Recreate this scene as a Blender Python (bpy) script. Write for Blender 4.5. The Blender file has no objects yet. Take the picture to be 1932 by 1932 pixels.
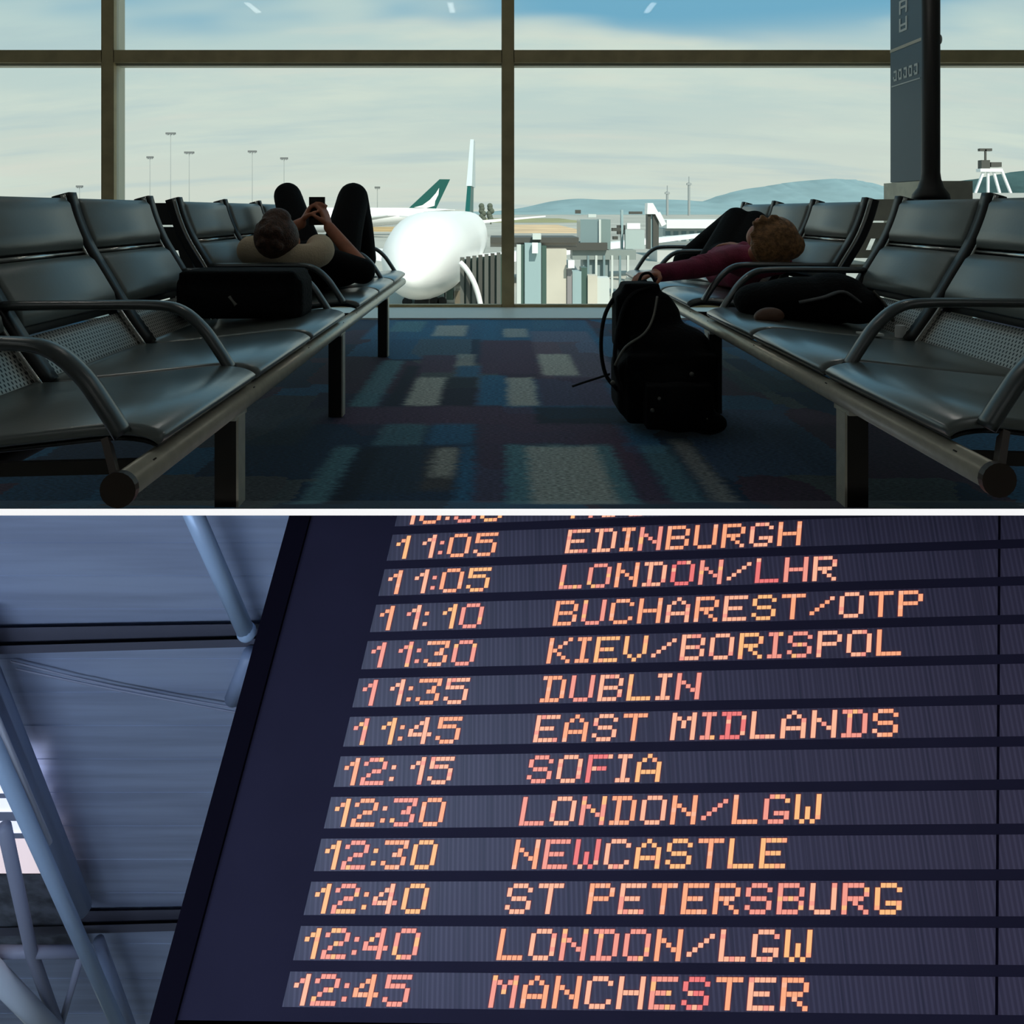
import bpy, bmesh, math, random
from mathutils import Vector, Matrix
random.seed(7)
scene = bpy.context.scene
COL = scene.collection

# ------------------------------------------------------------------ camera
F, CX, HY, H = 1500.0, 940.0, 398.0, 0.86          # focal length / principal point in pixels of the 1932 frame
cd = bpy.data.cameras.new('camera'); cam = bpy.data.objects.new('camera', cd); COL.objects.link(cam)
cam.location = (0, 0, H); cam.rotation_euler = (math.radians(90), 0, 0)
cd.sensor_width = 36; cd.lens = 36 * F / 1932; cd.shift_x = (966 - CX) / 1932; cd.shift_y = -(966 - HY) / 1932
cd.clip_start = .05; cd.clip_end = 20000
scene.camera = cam
cy = scene.cycles; cy.max_bounces = 7; cy.diffuse_bounces = 4; cy.glossy_bounces = 3; cy.transparent_max_bounces = 8; cy.use_adaptive_sampling = True; cy.adaptive_threshold = .025
vs = scene.view_settings
vs.view_transform = 'Standard'; vs.look = 'None'; vs.exposure = 0; vs.gamma = 1; vs.use_curve_mapping = False

def pix(x, y, Y):
    """world point seen at pixel (x, y) of the photograph at forward distance Y"""
    return Vector(((x - CX) * Y / F, Y, H - (y - HY) * Y / F))

# ------------------------------------------------------------------ node helpers
def L(r, g, b):
    f = lambda c: (c / 255 / 12.92) if c <= 10 else ((c / 255 + .055) / 1.055) ** 2.4
    return (f(r), f(g), f(b), 1)
class NT:
    def __init__(s, tree): s.t = tree; s.n = tree.nodes; s.l = tree.links
    def add(s, typ, **kw):
        nd = s.n.new(typ)
        ins = kw.pop('i', {})
        for k, v in kw.items(): setattr(nd, k, v)
        for k, v in ins.items(): s.put(nd.inputs[k], v)
        return nd
    def put(s, sock, v):
        if isinstance(v, bpy.types.NodeSocket): s.l.new(v, sock)
        elif isinstance(v, bpy.types.Node): s.l.new(v.outputs[0], sock)
        else: sock.default_value = v
    def math(s, op, a, b=0.0, c=0.0, clamp=False):
        return s.add('ShaderNodeMath', operation=op, use_clamp=clamp, i={0: a, 1: b, 2: c}).outputs[0]
    def mix(s, fac, a, b):
        nd = s.add('ShaderNodeMix', data_type='RGBA')
        s.put(nd.inputs[0], fac); s.put(nd.inputs[6], a); s.put(nd.inputs[7], b)
        return nd.outputs[2]
    def ss(s, v, a, b):
        return s.add('ShaderNodeMapRange', interpolation_type='SMOOTHSTEP', i={0: v, 1: a, 2: b}).outputs[0]
    def noise(s, vec, scale, detail=3, rough=.5):
        return s.add('ShaderNodeTexNoise', i={'Vector': vec, 'Scale': scale, 'Detail': detail, 'Roughness': rough}).outputs[0]
    def mapping(s, vec, scale=(1, 1, 1), loc=(0, 0, 0), rot=(0, 0, 0)):
        return s.add('ShaderNodeMapping', i={'Vector': vec, 'Scale': scale, 'Location': loc, 'Rotation': rot}).outputs[0]

# ------------------------------------------------------------------ world: hazy sky with thin cloud
w = bpy.data.worlds.new('sky'); scene.world = w; w.use_nodes = True
nt = NT(w.node_tree); nt.n.clear()
tc = nt.add('ShaderNodeTexCoord')
sp = nt.add('ShaderNodeSeparateXYZ', i={0: tc.outputs['Generated']})
dz = nt.math('MAXIMUM', sp.outputs[2], 0.0)
den = nt.math('ADD', dz, .22)
px_ = nt.math('DIVIDE', sp.outputs[0], den); py_ = nt.math('DIVIDE', sp.outputs[1], den)
cv = nt.add('ShaderNodeCombineXYZ', i={0: px_, 1: py_, 2: 0.0}).outputs[0]
n1 = nt.noise(nt.mapping(cv, (.55, 1.3, 1), (3.1, .4, 0), (0, 0, .25)), 1.3, 6, .6)
n2 = nt.noise(nt.mapping(cv, (.35, 1.6, 1), (7.3, 2.2, 0), (0, 0, -.3)), 2.1, 5, .55)
haze = nt.mix(nt.ss(dz, 0.0, .20), L(205, 212, 202), L(184, 205, 204))
haze = nt.mix(nt.ss(n1, .42, .68), haze, L(206, 217, 207))
haze = nt.mix(nt.math('MULTIPLY', nt.ss(n2, .52, .75), .55), haze, L(214, 214, 204))
haze = nt.mix(nt.math('MULTIPLY', nt.ss(n2, .50, .30), .45), haze, L(166, 190, 198))
n3 = nt.noise(nt.mapping(cv, (.5, .9, 1), (9.42, .56, 0), (0, 0, .2)), .9, 4, .5)
blue = nt.math('MULTIPLY', nt.ss(dz, .165, .235), nt.ss(n3, .46, .56))
sky = nt.mix(blue, haze, L(112, 168, 196))
bg = nt.add('ShaderNodeBackground', i={0: sky, 1: 1.07})
nt.l.new(bg.outputs[0], nt.add('ShaderNodeOutputWorld').inputs[0])

# ------------------------------------------------------------------ sun (from behind the terminal) and added hall fill
def light(name, typ, loc, target, **kw):
    d = bpy.data.lights.new(name, typ); o = bpy.data.objects.new(name, d); COL.objects.link(o)
    o.location = loc
    o.rotation_euler = (Vector(target) - Vector(loc)).to_track_quat('-Z', 'Y').to_euler()
    for k, v in kw.items(): setattr(d, k, v)
    return o
light('sun', 'SUN', (0, -20, 40), (-14, 14, 0), energy=4.2, angle=.02, color=(1, .95, .86))
# unseen area lights added behind the viewer to brighten the hall below
light('hall_fill', 'AREA', (-2.6, -1.3, -.85), (-2.6, 4.6, -2.6), energy=135, shape='RECTANGLE', size=4.0, size_y=.9, color=(.58, .74, 1))
light('hall_fill_right', 'AREA', (2.6, -1.3, -.85), (.9, 3.0, -1.4), energy=14, shape='RECTANGLE', size=4.0, size_y=.9, color=(.86, .78, 1))

# ------------------------------------------------------------------ materials
MATS = {}
def mat(name, col, rough=.6, metal=0.0, spec=.5, emit=None, es=1.0, bump=None, var=None):
    if name in MATS: return MATS[name]
    m = bpy.data.materials.new(name); m.use_nodes = True
    t = NT(m.node_tree); b = t.n['Principled BSDF']
    c = col if len(col) == 4 else (*col, 1)
    b.inputs['Base Color'].default_value = c
    b.inputs['Roughness'].default_value = rough; b.inputs['Metallic'].default_value = metal
    b.inputs['Specular IOR Level'].default_value = spec
    geo = t.add('ShaderNodeTexCoord').outputs['Object']
    if var:                                            # (scale, amount): mottled wear
        n = t.noise(geo, var[0], 4)
        dk = tuple(x * (1 - var[1]) for x in c[:3]) + (1,); lt = tuple(min(1, x * (1 + var[1])) for x in c[:3]) + (1,)
        t.put(b.inputs['Base Color'], t.mix(t.ss(n, .3, .7), dk, lt))
    if bump:                                           # (scale, strength)
        bn = t.add('ShaderNodeBump', i={'Strength': bump[1], 'Distance': .01, 'Height': t.noise(geo, bump[0], 3)})
        t.put(b.inputs['Normal'], bn)
    if emit:
        b.inputs['Emission Color'].default_value = emit if len(emit) == 4 else (*emit, 1)
        b.inputs['Emission Strength'].default_value = es
    MATS[name] = m
    return m
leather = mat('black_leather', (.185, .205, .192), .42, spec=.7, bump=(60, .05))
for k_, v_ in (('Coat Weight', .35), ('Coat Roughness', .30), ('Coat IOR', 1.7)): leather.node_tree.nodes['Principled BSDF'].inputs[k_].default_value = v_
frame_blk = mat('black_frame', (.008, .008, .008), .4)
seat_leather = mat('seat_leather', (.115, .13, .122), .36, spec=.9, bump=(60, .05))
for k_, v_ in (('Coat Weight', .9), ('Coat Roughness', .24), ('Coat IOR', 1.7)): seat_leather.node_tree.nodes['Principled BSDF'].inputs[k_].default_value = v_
arm_mat = mat('armrest_coating', (.05, .056, .056), .30, spec=.9)
steel = mat('brushed_steel', (.82, .76, .62), .32, .25, var=(30, .06))
steel_dk = mat('dark_steel', (.035, .028, .022), .45, .3)
chrome = mat('chrome', (.6, .58, .55), .2, 1.0)
bronze = mat('bronze_cap', (.055, .032, .022), .45)
white_trim = mat('white_trim', (.82, .84, .80), .5)
mullion_m = mat('window_mullion', (.50, .38, .20), .5, .1, var=(6, .12))
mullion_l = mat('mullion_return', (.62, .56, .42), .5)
wall_m = mat('interior_wall', (.55, .55, .53), .8, bump=(30, .1))
ceil_m = mat('interior_ceiling', (.78, .78, .76), .85, bump=(20, .1))

# ------------------------------------------------------------------ mesh helpers
def mesh(name, verts, faces, m=None, smooth=False):
    me = bpy.data.meshes.new(name); me.from_pydata([tuple(v) for v in verts], [], faces)
    bm = bmesh.new(); bm.from_mesh(me); bmesh.ops.recalc_face_normals(bm, faces=bm.faces); bm.to_mesh(me); bm.free()
    if m: me.materials.append(m)
    if smooth:
        for p in me.polygons: p.use_smooth = True
    me.update(); return me
def wpos(o):
    p = Vector(o.location)
    while o.parent: o = o.parent; p += Vector(o.location)
    return p
def obj(name, me, parent=None, loc=None, world=False):
    """link a mesh object; with world=True the mesh holds world coordinates and is shifted into the parent's frame"""
    o = bpy.data.objects.new(name, me); COL.objects.link(o)
    if parent:
        o.parent = parent
    if world:
        c = sum((v.co for v in me.vertices), Vector()) / max(1, len(me.vertices))
        me.transform(Matrix.Translation(-c)); o.location = c - (wpos(parent) if parent else Vector())
    elif loc is not None: o.location = loc
    return o
def tag(o, label, cat, group=None, kind=None):
    o['label'] = label
    if cat: o['category'] = cat
    if group: o['group'] = group
    if kind: o['kind'] = kind
    return o
def thing(name, loc, label, cat, group=None):
    o = bpy.data.objects.new(name, None); COL.objects.link(o); o.location = loc; o.empty_display_size = .1
    return tag(o, label, cat, group)
def struct(o, label=None):
    o['kind'] = 'structure'
    if label: o['label'] = label
    return o
class MB:
    def __init__(s): s.v = []; s.f = []
    def box(s, a, b):
        n = len(s.v); (x0, y0, z0), (x1, y1, z1) = a, b
        s.v += [Vector(p) for p in ((x0,y0,z0),(x1,y0,z0),(x1,y1,z0),(x0,y1,z0),(x0,y0,z1),(x1,y0,z1),(x1,y1,z1),(x0,y1,z1))]
        s.f += [[n+i for i in q] for q in ((0,3,2,1),(4,5,6,7),(0,1,5,4),(1,2,6,5),(2,3,7,6),(3,0,4,7))]
        return s
    def hexa(s, p):                                      # 8 corner points, bottom ring then top ring
        n = len(s.v); s.v += [Vector(q) for q in p]
        s.f += [[n+i for i in q] for q in ((0,3,2,1),(4,5,6,7),(0,1,5,4),(1,2,6,5),(2,3,7,6),(3,0,4,7))]
        return s
    def rings(s, rs, close=True, cap=True):
        n = len(s.v); k = len(rs[0])
        for r in rs: s.v += [Vector(p) for p in r]
        for i in range(len(rs) - 1):
            for j in range(k if close else k - 1):
                j2 = (j + 1) % k
                s.f.append([n+i*k+j, n+i*k+j2, n+(i+1)*k+j2, n+(i+1)*k+j])
        if cap:
            s.f.append([n+j for j in range(k)][::-1]); s.f.append([n+(len(rs)-1)*k+j for j in range(k)])
        return s
    def tube(s, pts, r, seg=10, r2=None, up=None):
        pts = [Vector(p) for p in pts]; rs = []
        rr = r if isinstance(r, (list, tuple)) else [r] * len(pts)
        prev = None
        for i, p in enumerate(pts):
            t = (pts[min(i+1, len(pts)-1)] - pts[max(i-1, 0)]).normalized()
            u = Vector(up) if up else Vector((0, 0, 1))
            if abs(t.dot(u)) > .98 and not up: u = Vector((1, 0, 0))
            if prev is not None and not up: u = prev
            a = t.cross(u).normalized(); b = a.cross(t).normalized(); prev = b
            q = (r2 / r) if r2 else 1
            rs.append([p + a * (math.cos(2*math.pi*j/seg) * rr[i] * q) + b * (math.sin(2*math.pi*j/seg) * rr[i]) for j in range(seg)])
        return s.rings(rs)
    def bar(s, a, b, wx, wy, up=(0, 0, 1)):              # rectangular bar between two points
        a = Vector(a); b = Vector(b); t = (b - a).normalized(); u = Vector(up)
        if abs(t.dot(u)) > .98: u = Vector((1, 0, 0))
        x = t.cross(u).normalized(); y = x.cross(t).normalized()
        c = lambda p: [p - x*wx/2 - y*wy/2, p + x*wx/2 - y*wy/2, p + x*wx/2 + y*wy/2, p - x*wx/2 + y*wy/2]
        return s.hexa(c(a) + c(b))
    def ball(s, c, r, nu=12, nv=8, rot=None):
        c = Vector(c); r = Vector(r) if not isinstance(r, (int, float)) else Vector((r, r, r))
        R = rot or Matrix.Identity(3); rs = []
        for i in range(1, nv):
            th = math.pi * i / nv
            rs.append([c + R @ Vector((r.x*math.sin(th)*math.cos(2*math.pi*j/nu), r.y*math.sin(th)*math.sin(2*math.pi*j/nu), r.z*math.cos(th))) for j in range(nu)])
        n = len(s.v); s.rings(rs, cap=False)
        a = len(s.v); s.v += [c + R @ Vector((0, 0, r.z)), c + R @ Vector((0, 0, -r.z))]
        for j in range(nu):
            s.f.append([a, n+(j+1) % nu, n+j]); s.f.append([a+1, n+(nv-2)*nu+j, n+(nv-2)*nu+(j+1) % nu])
        return s
    def capsule(s, a, ra, b, rb):
        s.ball(a, ra, 12, 8); s.ball(b, rb, 12, 8); s.tube([a, b], [ra, rb], 12); return s
    def mesh(s, name, m, smooth=False): return mesh(name, s.v, s.f, m, smooth)
    def obj(s, name, m, parent=None, smooth=False): return obj(name, s.mesh(name, m, smooth), parent, world=True)
def remeshed(mb, name, m, voxel, smooth_iter=4, parent=None):
    """union overlapping shapes into one continuous surface"""
    me = mb.mesh(name + '_raw', None); o = bpy.data.objects.new(name + '_raw', me); COL.objects.link(o)
    r = o.modifiers.new('r', 'REMESH'); r.mode = 'VOXEL'; r.voxel_size = voxel
    sm = o.modifiers.new('s', 'SMOOTH'); sm.factor = .5; sm.iterations = smooth_iter
    dg = bpy.context.evaluated_depsgraph_get(); ev = o.evaluated_get(dg)
    out = bpy.data.meshes.new_from_object(ev); out.name = name
    bpy.data.objects.remove(o); bpy.data.meshes.remove(me)
    out.materials.clear(); out.materials.append(m)
    for p in out.polygons: p.use_smooth = True
    return obj(name, out, parent, world=True)
def curve_pts(pts, n=4):                                 # Catmull-Rom refinement
    pts = [Vector(p) for p in pts]; out = []
    for i in range(len(pts) - 1):
        p0, p1, p2, p3 = pts[max(i-1, 0)], pts[i], pts[i+1], pts[min(i+2, len(pts)-1)]
        for k in range(n):
            t = k / n
            out.append(.5 * ((2*p1) + (p2-p0)*t + (2*p0-5*p1+4*p2-p3)*t*t + (3*p1-p0-3*p2+p3)*t**3))
    return out + [pts[-1]]

# ================================================================== LOUNGE SHELL
def carpet():
    m = bpy.data.materials.new('patchwork_carpet'); m.use_nodes = True
    t = NT(m.node_tree); b = t.n['Principled BSDF']; b.inputs['Roughness'].default_value = .85; b.inputs['Specular IOR Level'].default_value = .25
    b.inputs['Sheen Weight'].default_value = .10; b.inputs['Sheen Roughness'].default_value = .4; b.inputs['Sheen Tint'].default_value = (.75, .88, 1, 1)
    g = t.add('ShaderNodeNewGeometry').outputs['Position']
    wob = t.add('ShaderNodeTexNoise', i={'Vector': t.mapping(g, (1, 3, 1)), 'Scale': 14.0, 'Detail': 3.0})
    d = t.add('ShaderNodeVectorMath', operation='SUBTRACT', i={0: wob.outputs['Color'], 1: (.5, .5, .5)}).outputs[0]
    d = t.add('ShaderNodeVectorMath', operation='SCALE', i={0: d, 'Scale': .07}).outputs[0]
    q = t.add('ShaderNodeVectorMath', operation='ADD', i={0: g, 1: d}).outputs[0]
    s = t.add('ShaderNodeSeparateXYZ', i={0: q}); X, Y = s.outputs[0], s.outputs[1]
    cell = t.add('ShaderNodeTexVoronoi', distance='CHEBYCHEV', i={'Vector': t.mapping(q, (2.6, 1.5, 0)), 'Scale': 1.0, 'Randomness': .75})
    r = t.add('ShaderNodeSeparateColor', i={0: cell.outputs['Color']})
    col = t.mix(t.ss(r.outputs[0], .3, .7), L(40, 72, 108), L(90, 70, 98))
    col = t.mix(t.ss(r.outputs[1], .68, .8), col, L(56, 124, 172))
    col = t.mix(t.math('MULTIPLY', t.ss(r.outputs[2], .78, .9), .7), col, L(120, 132, 132))
    DK, BL, PU, PA, TE, PI = L(32, 46, 70), L(60, 140, 190), L(108, 80, 112), L(240, 242, 230), L(120, 180, 196), L(190, 160, 180)
    # patches of the print, each given where it lies in the photograph: x0, x1 at the mid height, y0, y1, colour
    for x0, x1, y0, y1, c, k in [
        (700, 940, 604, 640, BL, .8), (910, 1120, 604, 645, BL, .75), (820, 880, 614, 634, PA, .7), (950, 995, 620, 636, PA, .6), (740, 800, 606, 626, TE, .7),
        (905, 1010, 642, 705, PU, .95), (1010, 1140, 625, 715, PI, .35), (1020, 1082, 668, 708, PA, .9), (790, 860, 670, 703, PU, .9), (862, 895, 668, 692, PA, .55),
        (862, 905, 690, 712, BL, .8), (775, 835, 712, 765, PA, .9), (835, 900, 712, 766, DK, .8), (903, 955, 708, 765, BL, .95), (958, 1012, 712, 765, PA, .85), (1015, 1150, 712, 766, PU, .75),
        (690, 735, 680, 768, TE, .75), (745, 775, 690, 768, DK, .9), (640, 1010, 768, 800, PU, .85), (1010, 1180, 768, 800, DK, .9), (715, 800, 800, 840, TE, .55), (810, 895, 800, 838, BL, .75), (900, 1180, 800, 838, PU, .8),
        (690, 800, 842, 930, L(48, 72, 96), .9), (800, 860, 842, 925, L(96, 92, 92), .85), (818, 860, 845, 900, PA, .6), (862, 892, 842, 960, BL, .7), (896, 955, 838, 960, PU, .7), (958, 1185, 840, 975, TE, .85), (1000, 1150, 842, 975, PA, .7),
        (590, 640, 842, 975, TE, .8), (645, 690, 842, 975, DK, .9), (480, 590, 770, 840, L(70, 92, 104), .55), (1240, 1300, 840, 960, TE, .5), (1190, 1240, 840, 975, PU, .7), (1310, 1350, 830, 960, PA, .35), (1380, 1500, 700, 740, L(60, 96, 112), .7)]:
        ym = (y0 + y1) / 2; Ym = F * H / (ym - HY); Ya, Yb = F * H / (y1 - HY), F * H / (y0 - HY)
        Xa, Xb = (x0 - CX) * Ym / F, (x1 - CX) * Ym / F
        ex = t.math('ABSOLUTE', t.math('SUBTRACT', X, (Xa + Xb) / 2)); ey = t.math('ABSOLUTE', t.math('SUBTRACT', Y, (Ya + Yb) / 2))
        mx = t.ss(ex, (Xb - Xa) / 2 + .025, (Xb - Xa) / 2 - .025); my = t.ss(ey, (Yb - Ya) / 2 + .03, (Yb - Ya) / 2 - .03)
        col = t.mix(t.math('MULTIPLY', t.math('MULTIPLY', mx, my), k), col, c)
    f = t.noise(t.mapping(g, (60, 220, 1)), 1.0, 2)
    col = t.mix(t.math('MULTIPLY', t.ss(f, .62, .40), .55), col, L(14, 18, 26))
    t.put(b.inputs['Base Color'], col)
    t.put(b.inputs['Normal'], t.add('ShaderNodeBump', i={'Strength': .3, 'Distance': .004, 'Height': t.noise(g, 260, 2)}))
    return m
KY, KZ = 1.95, H - (960 - HY) / F * 1.95              # line of the added divider at the raised floor edge
XW = 5.2
prof = [(KY, KZ), (2.295, 0), (7.25, 0), (7.25, -.30), (4.2, -.30), (3.7, -.06), (2.5, -.04), (KY + .004, KZ - .013)]
fl = MB().rings([[(-XW, y, z) for y, z in prof], [(XW, y, z) for y, z in prof]])
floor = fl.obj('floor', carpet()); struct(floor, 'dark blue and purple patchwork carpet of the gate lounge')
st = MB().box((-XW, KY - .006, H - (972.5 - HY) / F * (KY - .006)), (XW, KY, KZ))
edge = st.obj('added_divider_strip', mat('divider_glow', (.9, .9, .9), .5, emit=(1, 1, 1), es=.9)); struct(edge, 'added glowing white divider strip at the front of the lounge floor')  # added divider between the two halves, made to glow white; no lamp there
WY = 7.0
struct(MB().box((-XW, -4.2, 3.42), (XW, WY + .3, 3.6)).obj('ceiling', ceil_m), 'pale lounge ceiling with linear lamps')
struct(MB().box((-XW - .2, -4.2, -9), (-XW, WY + .3, 3.6)).obj('wall_left', wall_m), 'plain grey side wall')
struct(MB().box((XW, -4.2, -9), (XW + .2, WY + .3, 3.6)).obj('wall_right', wall_m), 'plain grey side wall on the right')
struct(MB().box((-XW, -4.4, -9), (XW, -4.2, 3.6)).obj('wall_back', wall_m), 'plain wall behind the viewer')
struct(MB().box((-XW, -4.2, -9.2), (XW, 9.5, -9)).obj('floor', wall_m), 'concrete floor of the hall below')
struct(MB().box((-XW, 9.3, -9), (XW, 9.5, -.3)).obj('wall_front', wall_m), 'end wall of the hall below the lounge')
struct(MB().box((-XW, -4.2, -.41), (XW, 1.15, -.35)).obj('floor', wall_m), 'unseen slab added on the viewer side to block hall light')  # out of view, added to keep the hall fill off the bench legs
struct(MB().box((-XW, 7.2, -.5), (XW, 9.5, -.3)).obj('ceiling', wall_m), 'slab closing the hall below the window')

# ---- glazing
win = bpy.data.objects.new('window_1', None); COL.objects.link(win); win.location = (0, WY, 0); struct(win, 'tall glazed wall with bronze mullions looking onto the apron')
MX = [-3.44, .085, 3.62]         # mullion centre lines
MX = [x for x in MX if abs(x) < XW + .1]
for x in MX:
    o = MB().box((x - .056, WY, .012), (x + .056, WY + .05, 3.42)).obj('mullion', mullion_m, win)
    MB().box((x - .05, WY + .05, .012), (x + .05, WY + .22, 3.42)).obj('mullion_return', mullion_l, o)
edges = [-XW] + MX + [XW]
zt = H + (HY - 106) * WY / F
for a, b in zip(edges[:-1], edges[1:]):
    if b - a < .2: continue
    tr = MB().box((a + .05, WY, zt - .055), (b - .05, WY + .05, zt + .055)).obj('transom', mullion_m, win)
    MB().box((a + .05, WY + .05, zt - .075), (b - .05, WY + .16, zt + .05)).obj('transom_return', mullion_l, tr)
    MB().box((a + .05, WY, .012), (b - .05, WY + .06, .036)).obj('bottom_rail', mullion_m, win)
gm = bpy.data.materials.new('window_glass'); gm.use_nodes = True
t = NT(gm.node_tree); t.n.clear()
fr = t.add('ShaderNodeFresnel', i={'IOR': 1.25})
mx = t.add('ShaderNodeMixShader', i={0: fr, 1: t.add('ShaderNodeBsdfTransparent', i={0: (.955, .985, .965, 1)}), 2: t.add('ShaderNodeBsdfGlossy', i={'Roughness': .0})})
t.l.new(mx.outputs[0], t.add('ShaderNodeOutputMaterial').inputs[0])
for a, b in zip(edges[:-1], edges[1:]):
    if b - a < .2: continue
    for z0, z1 in ((.036, zt - .06), (zt + .06, 3.42)):
        obj('pane', mesh('pane', [(a + .05, WY + .1, z0), (b - .05, WY + .1, z0), (b - .05, WY + .1, z1), (a + .05, WY + .1, z1)], [[0, 1, 2, 3]], gm), win, world=True)
struct(MB().box((-XW, 6.30, 0), (XW, WY + .25, .012)).obj('trim_2', white_trim), 'white ledge on the floor along the glazing')

# ---- ceiling lamps, seen mirrored in the glass
for k in range(3):
    x = -3.04 + 2.46 * k
    lp = thing('ceiling_light', (x, 4.35, 3.42), ['linear ceiling lamp mirrored at the left in the upper glass', 'linear ceiling lamp mirrored in the upper glass left of the centre mullion', 'linear ceiling lamp mirrored in the upper glass right of the centre mullion'][k], 'lamp', 'ceiling lamps')
    MB().box((x - .05, 4.1, 3.38), (x + .05, 4.6, 3.42)).obj('lamp_housing', white_trim, lp)
    MB().box((x - .035, 4.12, 3.37), (x + .035, 4.58, 3.38)).obj('lamp_or_fill_diffuser', mat('lamp_glow', (1, 1, 1), .5, emit=(1, .97, .9), es=22), lp)

for k, (x, y) in enumerate(((-2.6, -1.2), (2.6, -1.2), (-2.6, .9), (2.6, .9))):  # fill panels added out of view to lift the lounge light
    lp = thing('ceiling_fill_panel', (x, y, 3.42), 'added square ceiling fill panel %s %s the viewer' % (('left', 'right')[k % 2], ('behind', 'above')[k // 2]), 'lamp', 'added ceiling fill panels')
    MB().box((x - .62, y - .62, 3.38), (x + .62, y + .62, 3.42)).obj('fill_frame', white_trim, lp)
    MB().box((x - .58, y - .58, 3.37), (x + .58, y + .58, 3.38)).obj('lamp_or_fill_diffuser', mat('fill_panel_glow', (1, 1, 1), .5, emit=(.95, 1, .97), es=.55), lp)

# ================================================================== TANDEM BENCHES
def slab(profile, th, y0, y1, taper=True, edge=.014):
    """padded strip following a (d, z) profile, extruded in y with softened rims"""
    n = len(profile); rs = []
    nor = []
    for i in range(n):
        a = Vector(profile[max(i-1, 0)]); b = Vector(profile[min(i+1, n-1)]); tt = (b - a).normalized(); nor.append(Vector((-tt.y, tt.x)))
    for y, k in ((y0, .45), (y0 + edge * .4, .8), (y0 + edge, 1), (y1 - edge, 1), (y1 - edge * .4, .8), (y1, .45)):
        top, bot = [], []
        for i, p in enumerate(profile):
            e = 1 if not taper else (.4 if i in (0, n-1) else 1)
            q = Vector(p); top.append((q + nor[i] * th/2 * k * e)); bot.append((q - nor[i] * th/2 * k * e))
        rs.append([(v.x, y, v.y) for v in top + bot[::-1]])
    return rs
def cv2(pts, n=3): return [(p.x, p.z) for p in curve_pts([(a, 0, b) for a, b in pts], n)]
SEAT = cv2([(-.004, .426), (.012, .438), (.045, .446), (.10, .447), (.22, .434), (.38, .417), (.52, .405), (.555, .415)])
BACK = [(.548, .405), (.63, .52), (.70, .635), (.76, .735), (.80, .83), (.825, .915)]
BP = cv2(BACK, 4)
def bpart(z0, z1, off=0.0):
    pts = [p for p in BP if z0 <= p[1] <= z1]
    return [(d - off, z) for d, z in pts]
perf = bpy.data.materials.new('perforated_metal'); perf.use_nodes = True
t = NT(perf.node_tree); b = t.n['Principled BSDF']
g = t.add('ShaderNodeTexCoord').outputs['Object']
sx = t.add('ShaderNodeSeparateXYZ', i={0: g})
s1 = t.math('SINE', t.math('MULTIPLY', sx.outputs[1], 420.0)); s2 = t.math('SINE', t.math('MULTIPLY', sx.outputs[2], 300.0))
hole = t.ss(t.math('MULTIPLY', s1, s2), .25, .5)
t.put(b.inputs['Base Color'], t.mix(hole, L(196, 194, 188), L(40, 40, 40)))
b.inputs['Roughness'].default_value = .45; b.inputs['Metallic'].default_value = .35
PITCH = .60
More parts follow.
